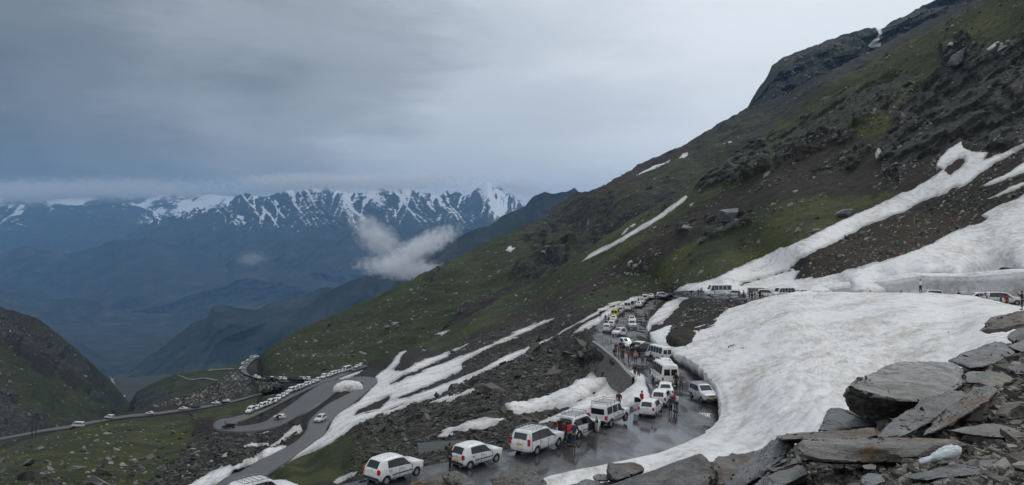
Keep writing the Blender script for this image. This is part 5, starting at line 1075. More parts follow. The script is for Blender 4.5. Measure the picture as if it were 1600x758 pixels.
def make_car(car, name, pnt, rack=False, plate='y', lite=False, ajar=None, tail='tall', frame=False, trim=True):
    root = empty(name); L, W, H = car.L, car.W, car.H
    b = bm_obj('body', car.body(), PAINT[pnt], root, ang=30); cut_arches(b, car)
    bm = bmesh.new(); bxm(bm, (0, 0, car.val('bot', 0) + 0.16), (L * 0.86, W * 0.80, 0.34)); bm_obj('underbody', bm, M_INT, root, False)
    for x in (car.fx, car.rx):
        for sg in (-1, 1): wheel(root, car.wr, x, sg * (W / 2 - 0.12), lite=lite)
    k = car.kind
    panes = {'hatch': [(-0.18, 0.78, -0.22, 0.20), (-1.05, -0.26, -1.0, -0.30)], 'mpv': [(0.05, 0.98, 0.02, 0.22), (-0.95, -0.05, -0.92, -0.08), (-1.92, -1.05, -1.80, -1.02)], 'suv': [(-0.05, 0.90, -0.08, 0.20), (-1.0, -0.15, -0.98, -0.18), (-1.68, -1.10, -1.6, -1.08)],
      'jeep': [(-0.12, 0.72, -0.12, 0.38), (-1.05, -0.22, -1.05, -0.22), (-2.02, -1.15, -2.02, -1.15)], 'van': [(1.15, 2.0, 1.15, 1.62), (0.25, 1.05, 0.25, 1.05), (-0.65, 0.15, -0.65, 0.15), (-1.55, -0.75, -1.55, -0.75), (-2.55, -1.65, -2.55, -1.65)], 'sedan': [(-0.1, 0.92, -0.12, 0.36), (-1.15, -0.18, -0.85, -0.2)]}[k]
    if k in ('hatch', 'mpv', 'suv', 'sedan'):
        for sg in (-1, 1): bm_obj('window_surround', car.pane(panes[-1][0] - 0.03, panes[0][1] + 0.03, panes[-1][2] - 0.03, panes[0][3] + 0.03, 0.06, 0.92, sg, off=0.003, n=12), M_PLAS, root)
    for p in panes:
        for sg in (-1, 1): bm_obj('side_window', car.pane(*p, sgn=sg), M_GLASS, root)
    ws = {'hatch': (0.80, 0.22), 'mpv': (1.0, 0.24), 'suv': (0.90, 0.26), 'jeep': (0.74, 0.46), 'van': (2.2, 1.74), 'sedan': (1.0, 0.40)}[k]
    bm_obj('windscreen', car.screen(*ws), M_GLASS, root)
    if k in ('jeep', 'van'):
        z0, z1 = (1.16, 1.62) if k == 'jeep' else (1.35, 2.05)
        ys = [(-0.60, 0.60)] if k == 'jeep' else [(-0.74, -0.06), (0.06, 0.74)]
        for y0, y1 in ys:
            bm = bmesh.new(); bxm(bm, (-L / 2 - 0.004, (y0 + y1) / 2, (z0 + z1) / 2), (0.02, y1 - y0, z1 - z0), bev=0.008); bm_obj('rear_window', bm, M_GLASS, root)
    else:
        rs = {'hatch': (-1.70, -1.44), 'mpv': (-2.235, -2.09), 'suv': (-1.95, -1.83), 'sedan': (-1.42, -0.98)}[k]
        bm_obj('rear_window', car.screen(*rs, fy=0.74), M_GLASS, root)
    # lamps
    tl = {'hatch': (0.70, 0.98, -1.735), 'mpv': (0.82, 1.22, -2.25), 'suv': (0.85, 1.2, -1.96), 'jeep': (0.78, 1.08, -2.19), 'van': (0.80, 1.15, -2.79), 'sedan': (0.72, 0.92, -2.01)}[k]
    for sg in (-1, 1):
        bm = bmesh.new(); bxm(bm, (tl[2] + 0.03, sg * (car.val('wb', tl[2] + 0.05) - 0.10), (tl[0] + tl[1]) / 2), (0.17, 0.20, (tl[1] - tl[0]) * 1.15), bev=0.04); bm_obj('tail_lamp', bm, M_RED, root)
        hz_ = car.val('top', L / 2 - 0.15) - 0.12
        bm = bmesh.new(); bxm(bm, (L / 2 - 0.10, sg * (car.val('wb', L / 2 - 0.1) - 0.17), hz_), (0.22, 0.30, 0.17), rot=(0, 0, -sg * 0.25), bev=0.03); bm_obj('headlamp', bm, M_LAMP, root)
        mx_ = ws[0] - 0.18; sd = car.side(mx_, 0.12)
        bm = bmesh.new(); bxm(bm, (mx_, sg * (sd.y + 0.10), sd.z + 0.03), (0.10, 0.19, 0.13), bev=0.03); bm_obj('wing_mirror', bm, PAINT[pnt] if k != 'jeep' else M_PLAS, root)
    bm = bmesh.new(); gz = car.val('top', L / 2 - 0.1) - 0.16; bxm(bm, (L / 2 - 0.02, 0, gz), (0.06, W * 0.42, 0.13), bev=0.02); bm_obj('grille', bm, M_PLAS, root)
    bm = bmesh.new(); bz = car.val('bot', L / 2) + 0.10
    bxm(bm, (L / 2 - 0.02, 0, bz), (0.10, W * 0.66, 0.14), bev=0.03); bm_obj('front_bumper_grille', bm, M_PLAS, root)
    bm = bmesh.new(); bxm(bm, (L / 2 + 0.035, 0, bz + 0.06), (0.012, 0.48, 0.11)); bm_obj('number_plate', bm, M_PLY if plate == 'y' else M_PLW, root, False)
    rz_ = car.val('bot', -L / 2); pz = {'hatch': 0.62, 'mpv': 0.86, 'suv': 0.72, 'jeep': 0.64, 'van': 0.72, 'sedan': 0.66}[k]
    bm = bmesh.new(); bxm(bm, (-L / 2 - 0.012, 0, pz), (0.02, 0.46, 0.12)); bm_obj('number_plate', bm, M_PLY if plate == 'y' else M_PLW, root, False)
    bm = bmesh.new(); bxm(bm, (-L / 2 + 0.03, 0, rz_ + 0.10), (0.14, W * (0.86 if trim else 0.7), 0.15), bev=0.04); bm_obj('rear_bumper', bm, M_PLAS if (trim or k == 'jeep') else PAINT[pnt], root)
    # door seams, handles and rub strip
    if not lite:
        for p in panes[:3] if k != 'van' else panes[:2]:
            for sg in (-1, 1):
                for xx in ((p[1] - 0.02 if p is panes[0] else None), p[0] - 0.05):
                    if xx is None or abs(xx - car.rx) < car.wr: continue
                    zb_ = car.val('bot', xx) + 0.12; ze = car.ring(xx)[4][1]; y = car.val('wb', xx)
                    bm = bmesh.new(); bxm(bm, (xx, sg * (y - 0.002), (zb_ + ze) / 2), (0.012, 0.02, ze - zb_)); bm_obj('door_seam', bm, M_PLAS, root, False)
        for p in panes[:2]:
            for sg in (-1, 1):
                xx = p[0] + 0.10; bm = bmesh.new(); ze = car.ring(xx)[4][1]; bxm(bm, (xx, sg * (car.val('wb', xx) + 0.012), ze - 0.12), (0.16, 0.03, 0.03), bev=0.008); bm_obj('door_handle', bm, M_PLAS, root)
        if trim:
            for sg in (-1, 1):
                bm = bmesh.new(); x0, x1 = car.rx + car.wr + 0.1, car.fx - car.wr - 0.1; y = car.val('wb', 0)
                bxm(bm, ((x0 + x1) / 2, sg * (y + 0.006), (car.val('bot', 0) + car.val('belt', 0)) / 2 - 0.02), (x1 - x0, 0.02, 0.06), bev=0.008); bm_obj('rub_strip', bm, M_PLAS, root)
    if rack:
        bm = bmesh.new(); x0, x1 = {'mpv': (-1.75, 0.05), 'suv': (-1.5, 0.05), 'jeep': (-1.95, 0.15), 'hatch': (-1.1, 0.0), 'van': (-2.3, 0.5), 'sedan': (-0.7, 0.1)}[k]; hw = car.val('wtop', 0) - 0.02; zz = H + (0.05 if not frame else 0.10)
        for sg in (-1, 1):
            tube(bm, (x0, sg * hw, zz), (x1, sg * hw, zz), 0.022)
            if frame: tube(bm, (x0, sg * hw, zz + 0.16), (x1, sg * hw, zz + 0.16), 0.02)
            for q in np.linspace(x0, x1, 4): tube(bm, (q, sg * hw, H - 0.05), (q, sg * hw, zz + (0.16 if frame else 0)), 0.018)
        for q in np.linspace(x0, x1, 6): tube(bm, (q, -hw, zz), (q, hw, zz), 0.018)
        if frame:
            for q in (x0, x1): tube(bm, (q, -hw, zz + 0.16), (q, hw, zz + 0.16), 0.02)
        bm_obj('roof_rack', bm, M_STEEL, root)
    if k == 'jeep':
        bm = bmesh.new(); q = bmesh.ops.create_cone(bm, cap_ends=True, segments=24, radius1=0.36, radius2=0.36, depth=0.2); bmesh.ops.rotate(bm, cent=(0, 0, 0), matrix=Euler((0, PI / 2, 0)).to_matrix(), verts=q['verts']); bmesh.ops.translate(bm, vec=(-0.0, 0, 0), verts=q['verts'])
    return root
def add_open_door(root, car, pnt, front=True, sg=1, ang=60):
    p = {'suv': (-0.05, 0.90, 0.20), 'hatch': (-0.18, 0.80, 0.20), 'van': (1.1, 2.0, 1.6)}[car.kind]; w = p[1] - p[0]; hinge = car.side(p[1], 0, 0)
    bm = bmesh.new(); zb = car.val('bot', 0) + 0.1; zt_ = car.val('belt', 0.3); bxm(bm, (-w / 2, 0, (zb + zt_) / 2 - 0), (w, 0.06, zt_ - zb), bev=0.015)
    for a, b_ in (((-w, 0, zt_), (-w + 0.02, -sg * 0.07, car.H - 0.1)), ((-w + 0.02, -sg * 0.07, car.H - 0.1), (-0.62, -sg * 0.07, car.H - 0.12)), ((-0.62, -sg * 0.07, car.H - 0.12), (0, 0, zt_))): tube(bm, a, b_, 0.022)
    d = bm_obj('open_door', bm, PAINT[pnt], root); d.location = (p[1], sg * (hinge.y + 0.01), 0); d.rotation_euler = (0, 0, -sg * R(ang))
    bm = bmesh.new(); v = [bm.verts.new(q) for q in ((-w + 0.03, 0, zt_), (0, 0, zt_), (-0.62, -sg * 0.06, car.H - 0.13), (-w + 0.04, -sg * 0.06, car.H - 0.11))]; bm.faces.new(v); bm_obj('door_window', bm, M_GLASS, d, False)
    # the dark opening behind the door
    bm = car.pane(p[0], p[1] - 0.02, p[0], p[2], 0.02, 0.9, sg, off=0.012); bm_obj('door_opening', bm, M_INT, root)
    bm = bmesh.new(); y = car.val('wb', 0.3); bxm(bm, ((p[0] + p[1]) / 2, sg * y, (zb + zt_) / 2), (w - 0.05, 0.025, zt_ - zb - 0.02)); bm_obj('door_opening', bm, M_INT, root, False)
def add_open_tailgate(root, car, pnt):
    bm = bmesh.new(); x0 = -car.L / 2; bxm(bm, (0.0, 0, 0), (0.02, 1.2, 0.78), bev=0.008); bm_obj('boot_opening', bm, M_INT, root).location = (x0 - 0.03, 0, 1.0)
    bm = bmesh.new(); bxm(bm, (-0.42, 0, 0), (0.86, 1.28, 0.06), bev=0.02); g = bm_obj('tailgate', bm, PAINT[pnt], root); g.location = (x0 + 0.22, 0, car.H - 0.02); g.rotation_euler = (0, 0.22, 0)
    bm = bmesh.new(); bxm(bm, (-0.33, 0, 0.0), (0.48, 1.05, 0.075), bev=0.01); bm_obj('tailgate_glass', bm, M_GLASS, g)
def children_of(o): return list(o.children)
def copy_tree(o, parent=None, pm=None):
    c = o.copy(); C.objects.link(c)
    if parent: c.parent = parent
    for ch in children_of(o): copy_tree(ch, c, pm)
    return c
def repaint(root, src, dst):
    def rec(o):
        for i, s_ in enumerate(o.material_slots):
            if s_.material in PAINTS: s_.link = 'OBJECT'; s_.material = PAINT[dst]
        for c in o.children: rec(c)
    rec(root)
PROTO = {}; USED = set()
def place(kind, p, ang, label, cat='car', group=None, pnt=None, scale=1.0, **kw):
    key = (kind, tuple(sorted(kw.items())))
    if key not in PROTO:
        car = {'hatch': HATCH, 'mpv': MPV, 'suv': SUV, 'jeep': JEEP, 'van': VAN, 'sedan': SEDAN}[kind]
        nm = {'hatch': 'hatchback', 'mpv': 'people_carrier', 'suv': 'suv', 'jeep': 'jeep', 'van': 'minibus', 'sedan': 'sedan'}[kind]
        PROTO[key] = make_car(car, nm, 'white', **kw); r = PROTO[key]
    else: r = copy_tree(PROTO[key])
    r.location = p; r.rotation_euler = (0, 0, R(ang)); r.scale = (scale,) * 3
    repaint(r, 'white', pnt or 'white')
    r['label'] = label; r['category'] = cat
    if group: r['group'] = group
    elif 'group' in r: del r['group']
    return r
GQ = 'vehicles queued on the upper road bend'
rt = road_at
c1_ = place('hatch', rt(616, 750), 50, 'white small hatchback nearest the bottom edge, red oval tail lamp, partly behind brown rock', group=GQ, plate='w', trim=True)
c2_ = place('hatch', rt(744, 727), 46, 'white small hatchback with black bumper, a man standing at its tail', group=GQ, plate='y', trim=True)
c3_ = place('mpv', rt(841, 704), 54, 'white people carrier with yellow number plate and low roof rack', 'people carrier', GQ, rack=True, trim=False)
c4_ = place('suv', rt(905, 681), 52, 'white car with open tailgate and roof frame, two people unloading it', 'car', GQ, rack=True, frame=True, trim=True)
add_open_tailgate(c4_, SUV, 'white'); add_open_door(c4_, SUV, 'white', True, -1, 50)
c5_ = place('jeep', rt(953, 663), 56, 'white boxy off-roader with tall roof rack and black rear trim', 'off-roader', GQ, rack=True, frame=True, trim=True)
c6_ = place('hatch', rt(1017, 649), 66, 'white hatchback with its left front door open in mid road', 'car', GQ, plate='w', trim=False)
add_open_door(c6_, HATCH, 'white', True, 1, 65)
c7_ = place('hatch', rt(1034, 633), 68, 'white hatchback with dark bumper between the open-doored hatchback and the car behind the minibus', 'car', GQ, plate='w', trim=True, scale=1.03)
c8_ = place('sedan', rt(1040, 620), 78, 'white saloon with red tail lamp directly behind the white minibus', 'car', GQ, trim=False)
c9_ = place('van', rt(1038, 600), 93, 'white minibus seen from behind, nearest minibus in the queue', 'minibus', GQ, trim=False)
place('sedan', rt(1038, 577), 98, 'white car directly in front of the nearest minibus', 'car', GQ, trim=False)
place('van', rt(1029, 563.5), 110, 'white van with wide rear glass, second van of the queue', 'van', GQ, trim=False, scale=0.86)
place('suv', rt(1008, 553), 150, 'dark maroon car standing across the queue', 'car', GQ, pnt='dark', trim=False)
place('hatch', rt(994, 548), 145, 'white hatchback just beyond the dark maroon car', 'car', GQ, plate='w', trim=False)
place('hatch', rt(978, 543), -75, 'white hatchback facing the camera beside the crowd', 'car', GQ, plate='w', trim=False)
place('suv', rt(1099, 627), -80, 'silver car alone beside the snow wall, driving towards the camera', 'car', pnt='silver', rack=True, trim=False)
GF = 'vehicles parked along the far stretch of the upper road'
place('suv', rt(949, 519), 78, 'silver car parked at the road edge, nearest on the left of the far stretch', 'car', GF, pnt='silver', trim=False)
place('hatch', rt(967.5, 525), -128, 'white hatchback turned across the road, facing lower left', 'car', GF, plate='w', trim=False)
place('hatch', rt(956, 512), 78, 'white car parked in front of the silver car at the road edge', 'car', GF, plate='w', trim=False)
place('sedan', rt(959, 503), 78, 'white saloon parked just behind the pale yellow van', 'car', GF, trim=False)
place('van', rt(961.5, 496), 76, 'pale yellow van in the far parked row', 'van', GF, pnt='yellow', trim=False, scale=0.85)
place('jeep', rt(970, 490), 75, 'white off-roader parked between the pale yellow van and the far minibus', 'off-roader', GF, rack=True, frame=True, trim=True)
place('van', rt(983, 485), 72, 'white minibus in the far parked row', 'minibus', GF, trim=False)
place('sedan', rt(999, 480), 72, 'white saloon parked on the road side of the far minibus', 'car', GF, trim=False)
place('suv', rt(1004, 474.5), 74, 'white car parked third from the bend', 'car', GF, rack=True, trim=False)
place('jeep', rt(1009, 470), 74, 'white off-roader parked second from the bend', 'off-roader', GF, rack=True, frame=True, trim=True)
place('sedan', rt(1018, 467), 72, 'white car parked last before the hairpin bend', 'car', GF, trim=False)
place('suv', rt(1036, 466), 5, 'white pickup-sized car side on in the hairpin bend', 'car', GF, rack=True, trim=False)
place('suv', rt(987, 513.5), -90, 'silver car driving down the middle, front one of the two in file', 'car', GF, pnt='silver', trim=False)
place('sedan', rt(987, 504.5), -90, 'silver saloon driving down the middle, rear one of the two in file', 'car', GF, pnt='silver', trim=False)
GU = 'vehicles on the top road above the soil bank'
cv_ = place('van', rt(1122, 463.5), 186, 'white minibus side on above the soil bank with front door open', 'minibus', GU, trim=False); add_open_door(cv_, VAN, 'white', True, 1, 60)
place('sedan', rt(1149, 465), -12, 'silver saloon right behind the side-on minibus', 'car', GU, pnt='silver', trim=False)
place('van', rt(1184, 464), -14, 'white van partly hidden behind people on the top road', 'van', GU, trim=False, scale=0.72)
place('suv', rt(1201, 466.5), -22, 'white car facing right between the two vans on the top road', 'car', GU, rack=True, trim=False)
place('van', rt(1224, 465.5), -160, 'white van at the edge of the big snow bank', 'van', GU, trim=False, scale=0.74)
place('hatch', rt(1250, 466), 175, 'white car almost hidden by the snow bank, just right of the white van', 'car', GU, plate='w', trim=False)
place('suv', rt(1450, 471), 175, 'white car roof showing over the snow bank below the man in white', 'car', GU, rack=True, trim=False, scale=1.02)
place('hatch', rt(1524, 474), 178, 'white car roof showing over the snow bank, left of the right-hand estate', 'car', GU, plate='w', trim=False)
place('mpv', rt(1567, 477), -12, 'white estate with roof rack at the right end of the top road', 'car', GU, rack=True, trim=False)

# lower hairpins
GM = 'vehicles driving on the lower hairpins'
place('suv', rt(500.5, 659.5), -100, 'silver car driving alone down the snow-edged road', 'car', GM, pnt='silver', trim=False)
place('hatch', rt(437, 655), 165, 'white hatchback driving alone on the middle hairpin strand', 'car', GM, plate='w', trim=False)
place('suv', P(410, 789, 46), 48, 'white car cut by the bottom edge, only its railed roof showing', 'car', GQ, rack=True, frame=False, trim=True)
z6b = lambda x, y: (360 + x / 5.83, 550 + y / 5.83)
ORD = ['first', 'second', 'third', 'fourth', 'fifth', 'sixth', 'seventh', 'eighth', 'ninth', 'tenth', 'eleventh', 'twelfth', 'thirteenth', 'fourteenth', 'fifteenth', 'sixteenth', 'seventeenth', 'eighteenth', 'nineteenth', 'twentieth', 'twenty-first', 'twenty-second', 'twenty-third', 'twenty-fourth', 'twenty-fifth', 'twenty-sixth', 'twenty-seventh', 'twenty-eighth']
kinds = ['jeep', 'hatch', 'suv', 'hatch', 'mpv', 'sedan', 'suv', 'hatch', 'hatch', 'jeep', 'suv', 'mpv', 'hatch', 'suv', 'sedan', 'hatch', 'suv', 'jeep', 'hatch', 'mpv', 'suv', 'hatch', 'sedan', 'van', 'suv', 'hatch', 'hatch', 'suv']
rowx = [180, 240, 280, 318, 358, 405, 440, 478, 512, 550, 585, 618, 652, 686, 718, 752, 790, 848, 893, 922, 952, 985, 1020, 1058, 1082, 1104, 1150, 1182]
rowy = np.interp(rowx, [180, 405, 550, 650, 790, 848, 950, 1020, 1105, 1150, 1190], [562, 466, 376, 335, 277, 247, 210, 190, 174, 150, 136])
def ang_of(pts, i):
    a = pts[max(i - 1, 0)]; b = pts[min(i + 1, len(pts) - 1)]; return math.degrees(math.atan2(b.y - a.y, b.x - a.x))
rp = [rt(*z6b(x, y), lift=0.25) for x, y in zip(rowx, rowy)]
for i, p in enumerate(rp):
    place(kinds[i], p, ang_of(rp, i) + 180 + RS.uniform(-5, 5), '%s white vehicle of the long parked row, counted from the left hairpin' % ORD[i], {'van': 'van', 'jeep': 'off-roader'}.get(kinds[i], 'car'), 'long row parked beside the lower hairpins', lite=True, trim=False, scale=1.08)
nx_ = [(225, 240), (258, 249), (325, 254), (372, 257), (405, 260), (450, 260), (490, 259), (570, 262), (625, 262), (665, 260), (705, 262)]
np_ = [rt(*z6b(x, y), lift=0.3) for x, y in nx_]
for i, p in enumerate(np_):
    place(kinds[(i * 3 + 2) % 15], p, ang_of(np_, i) + 180, '%s far white vehicle on the road under the green slope, counted from the left' % ORD[i], {'jeep': 'off-roader'}.get(kinds[(i * 3 + 2) % 15], 'car'), 'vehicles on the road under the green slope', lite=True, trim=False, scale=1.1)
for i, (x, y) in enumerate([(106, 162), (128, 118), (165, 90), (205, 60), (236, 52)]):
    place('suv' if i % 2 else 'hatch', rt(*z6b(x, y), lift=0.3), 60 if i < 3 else 20, '%s far white vehicle round the outer road bend, counted from below' % ORD[i], 'car', 'vehicles round the outer bend', lite=True, trim=False, scale=1.1)
LWL = [('van', 122, 668, 172, 'white van leftmost on the low valley road'), ('jeep', 171, 655, 160, 'white off-roader on the low valley road, just right of the poles'), ('hatch', 234, 648.5, 175, 'white car at the middle of the low valley road'), ('sedan', 286, 641, 170, 'white car on the low valley road before its last rise'), ('sedan', 337, 632, 165, 'white car on the low valley road, left of the closest pair'), ('hatch', 354, 629, 165, 'rightmost white car on the low valley road')]
for kd, x, y, a, lb in LWL: place(kd, rt(x, y, lift=0.25), a, lb, {'van': 'van', 'jeep': 'off-roader'}.get(kd, 'car'), 'vehicles on the low valley road', lite=True, trim=False, scale=0.9 if kd == 'van' else 1.0)
place('jeep', rt(357, 670), 175, 'dark boxy vehicle stopped at the left hairpin', 'off-roader', pnt='black', lite=True, trim=False, scale=0.85)
# ------------------------------------------------------------------ people
def skin_mesh(name, joints, edges, lv=2):
    me = bpy.data.meshes.new('sk'); me.from_pydata([j[0] for j in joints], edges, []); o = bpy.data.objects.new('sk', me); C.objects.link(o)
    m = o.modifiers.new('s', 'SKIN'); m.use_smooth_shade = True
    for i, j in enumerate(joints):
        r = j[1]; me.skin_vertices[0].data[i].radius = (r, r) if not isinstance(r, tuple) else r
    me.skin_vertices[0].data[0].use_root = True
    s = o.modifiers.new('u', 'SUBSURF'); s.levels = lv; s.render_levels = lv
    bpy.context.view_layer.update(); nm = bpy.data.meshes.new_from_object(o.evaluated_get(bpy.context.evaluated_depsgraph_get())); nm.name = name
    nm.polygons.foreach_set('use_smooth', np.ones(len(nm.polygons), bool)); bpy.data.objects.remove(o); bpy.data.meshes.remove(me); return nm
M_SKIN = plain('skin', (0.30, 0.17, 0.11), 0.5); M_HAIR = plain('black_hair', (0.012, 0.010, 0.009), 0.6); M_SHOE = plain('dark_shoe', (0.03, 0.028, 0.027), 0.6)
CLOTH = {n: plain(n + '_cloth', c, 0.85) for n, c in dict(black=(0.012, 0.012, 0.014), navy=(0.02, 0.03, 0.07), red=(0.45, 0.02, 0.025), maroon=(0.10, 0.015, 0.02), white=(0.65, 0.65, 0.66), yellow=(0.7, 0.6, 0.05), grey=(0.12, 0.12, 0.125), olive=(0.06, 0.055, 0.03), pink=(0.55, 0.24, 0.26), brown=(0.05, 0.035, 0.022), blue=(0.04, 0.10, 0.28), orange=(0.5, 0.18, 0.05), denim=(0.045, 0.065, 0.11)).items()}
def pose_joints(pose):
    """x forward, y left, z up; a 1.70 m figure. armL/armR, legL/legR = elbow, hand / knee, foot offsets"""
    st = dict(lean=0.0, aL=[(0.02, 0.22, 1.12), (0.10, 0.22, 0.88)], aR=[(0.02, -0.22, 1.12), (0.10, -0.22, 0.88)], lL=[(0.03, 0.10, 0.50), (0.0, 0.11, 0.09)], lR=[(0.01, -0.10, 0.50), (-0.02, -0.11, 0.09)])
    if pose == 'walk': st.update(aL=[(-0.10, 0.23, 1.14), (-0.04, 0.22, 0.90)], aR=[(0.14, -0.22, 1.14), (0.30, -0.18, 0.98)], lL=[(0.20, 0.09, 0.53), (0.24, 0.09, 0.10)], lR=[(-0.04, -0.09, 0.50), (-0.34, -0.09, 0.16)])
    if pose == 'hip': st.update(aL=[(-0.04, 0.36, 1.16), (0.08, 0.20, 1.00)], lL=[(0.03, 0.13, 0.50), (0.02, 0.19, 0.09)])
    if pose == 'point': st.update(aR=[(0.26, -0.28, 1.32), (0.50, -0.26, 1.40)], lL=[(0.05, 0.12, 0.50), (0.08, 0.16, 0.09)])
    if pose == 'photo': st.update(aL=[(0.20, 0.20, 1.22), (0.34, 0.06, 1.46)], aR=[(0.20, -0.20, 1.22), (0.34, -0.06, 1.46)])
    if pose == 'lean': st.update(lean=0.30, aL=[(0.38, 0.20, 1.02), (0.60, 0.16, 1.02)], aR=[(0.38, -0.20, 1.02), (0.60, -0.16, 1.00)], lL=[(0.06, 0.10, 0.50), (-0.02, 0.11, 0.09)], lR=[(0.04, -0.10, 0.50), (-0.12, -0.11, 0.09)])
    if pose == 'pockets': st.update(aL=[(-0.06, 0.26, 1.14), (0.08, 0.19, 0.96)], aR=[(-0.06, -0.26, 1.14), (0.08, -0.19, 0.96)])
    return st
PEO = {}
def person_meshes(pose):
    st = pose_joints(pose); ln = st['lean']; up = lambda x, z: (x + ln * max(0, z - 0.92) * 1.1, z - 0.10 * ln * max(0, z - 0.92))
    T = lambda x, y, z: (up(x, z)[0], y, up(x, z)[1])
    # body: pelvis root
    J = [(T(0, 0, 0.93), 0.115), (T(0, 0, 1.12), 0.105), (T(0.0, 0, 1.30), 0.125), (T(-0.01, 0, 1.43), 0.060), (T(0.0, 0, 1.50), 0.050), (T(0.012, 0, 1.565), 0.078), (T(0.006, 0, 1.64), 0.070)]
    E = [(0, 1), (1, 2), (2, 3), (3, 4), (4, 5), (5, 6)]
    for sg, a in ((1, st['aL']), (-1, st['aR'])):
        s0 = len(J); J += [(T(0, sg * 0.175, 1.385), 0.052), (a[0], 0.040), (a[1], 0.026)]; E += [(2, s0), (s0, s0 + 1), (s0 + 1, s0 + 2)]
        el, wr_ = Vector(a[0]), Vector(a[1]); d = (wr_ - el).normalized(); palm = wr_ + d * 0.055; J.append((tuple(palm), (0.034, 0.020))); pi_ = len(J) - 1; E.append((s0 + 2, pi_))
        sd_ = d.cross(Vector((0, sg, 0))); sd_ = sd_.normalized() if sd_.length > 0.1 else Vector((1, 0, 0)); nn_ = d.cross(sd_).normalized()
        for k, (o_, ln_) in enumerate(((-0.030, 0.055), (-0.010, 0.068), (0.010, 0.064), (0.029, 0.050))):
            m1 = palm + sd_ * o_ + d * 0.035; m2 = m1 + d * ln_ * 0.75 - nn_ * sg * 0.018; J += [(tuple(m1), 0.0085), (tuple(m2), 0.0075)]; E += [(pi_, len(J) - 2), (len(J) - 2, len(J) - 1)]
        th = wr_ + d * 0.025 + sd_ * 0.040; J += [(tuple(th), 0.0095), (tuple(th + d * 0.035 + sd_ * 0.012), 0.008)]; E += [(s0 + 2, len(J) - 2), (len(J) - 2, len(J) - 1)]
    for sg, a in ((1, st['lL']), (-1, st['lR'])):
        s0 = len(J); ft = Vector(a[1]); J += [((0, sg * 0.09, 0.86), 0.085), (a[0], 0.055), (a[1], 0.036), (tuple(ft + Vector((0.10, sg * 0.015, -0.045))), 0.034), (tuple(ft + Vector((0.17, sg * 0.02, -0.055))), 0.026)]; E += [(0, s0)] + [(s0 + i, s0 + i + 1) for i in range(4)]
    body = skin_mesh('body', J, E, 1)
    # face on the head: nose, ears, eyes carved as small geometry of the same mesh
    bm = bmesh.new(); bm.from_mesh(body); hd = Vector(T(0.012, 0, 1.59))
    def ell(c, r):
        q = bmesh.ops.create_icosphere(bm, subdivisions=2, radius=1); bmesh.ops.scale(bm, vec=r, verts=q['verts']); bmesh.ops.translate(bm, vec=c, verts=q['verts'])
    ell(hd + Vector((0.01, 0, 0.0)), (0.092, 0.075, 0.112)); ell(hd + Vector((0.098, 0, -0.012)), (0.018, 0.013, 0.024))
    for sg in (1, -1): ell(hd + Vector((0.0, sg * 0.076, 0.0)), (0.016, 0.010, 0.028))
    ell(hd + Vector((0.09, 0, -0.055)), (0.012, 0.026, 0.007)); ell(hd + Vector((0.055, 0, -0.085)), (0.035, 0.04, 0.028))
    bm.to_mesh(body); bm.free(); body.polygons.foreach_set('use_smooth', np.ones(len(body.polygons), bool))
    bm = bmesh.new()
    for sg in (1, -1): ell(hd + Vector((0.088, sg * 0.030, 0.022)), (0.010, 0.013, 0.008))
    eyes = bpy.data.meshes.new('eyes'); bm.to_mesh(eyes); bm.free()
    JJ = [(T(0, 0, 0.90), 0.150), (T(0, 0, 1.08), 0.140), (T(0, 0, 1.28), 0.155), (T(-0.01, 0, 1.41), 0.105), (T(-0.01, 0, 1.46), 0.068)]; EE = [(0, 1), (1, 2), (2, 3), (3, 4)]
    for sg, a in ((1, st['aL']), (-1, st['aR'])):
        s0 = len(JJ); JJ += [(T(0, sg * 0.185, 1.375), 0.078), (a[0], 0.060), (tuple(Vector(a[0]).lerp(Vector(a[1]), 0.93)), 0.044)]; EE += [(2, s0), (s0, s0 + 1), (s0 + 1, s0 + 2)]
    jacket = skin_mesh('jacket', JJ, EE, 2)
    JJ = [((0, 0, 0.93), 0.138), ]; EE = []
    for sg, a in ((1, st['lL']), (-1, st['lR'])):
        s0 = len(JJ); JJ += [((0, sg * 0.092, 0.82), 0.100), (a[0], 0.072), (tuple(Vector(a[0]).lerp(Vector(a[1]), 0.9)), 0.056)]; EE += [(0, s0), (s0, s0 + 1), (s0 + 1, s0 + 2)]
    trousers = skin_mesh('trousers', JJ, EE, 2)
    bm = bmesh.new(); q = bmesh.ops.create_icosphere(bm, subdivisions=3, radius=1); V = [v for v in bm.verts]
    for v in V:
        c = v.co.copy(); k = 1.0 + 0.03 * math.sin(9 * c.y + 5 * c.z)
        v.co = Vector((c.x * 0.100 * k - 0.010, c.y * 0.086 * k, c.z * 0.112 * k + 0.022))
    bmesh.ops.delete(bm, geom=[v for v in bm.verts if v.co.x > 0.045 and v.co.z < 0.075 or v.co.z < -0.07], context='VERTS'); bmesh.ops.translate(bm, vec=hd, verts=bm.verts); hair = bpy.data.meshes.new('hair'); bm.to_mesh(hair); bm.free(); hair.polygons.foreach_set('use_smooth', np.ones(len(hair.polygons), bool))
    sh = []
    for sg, a in ((1, st['lL']), (-1, st['lR'])):
        bm = bmesh.new(); f = Vector(a[1]); q = bmesh.ops.create_icosphere(bm, subdivisions=2, radius=1); bmesh.ops.scale(bm, vec=(0.145, 0.055, 0.055), verts=q['verts'])
        for v in bm.verts: v.co.z = max(v.co.z, -0.035)
        bmesh.ops.translate(bm, vec=(f.x + 0.065, f.y, f.z - 0.050), verts=bm.verts); m_ = bpy.data.meshes.new('shoe'); bm.to_mesh(m_); bm.free(); m_.polygons.foreach_set('use_smooth', np.ones(len(m_.polygons), bool)); sh.append(m_)
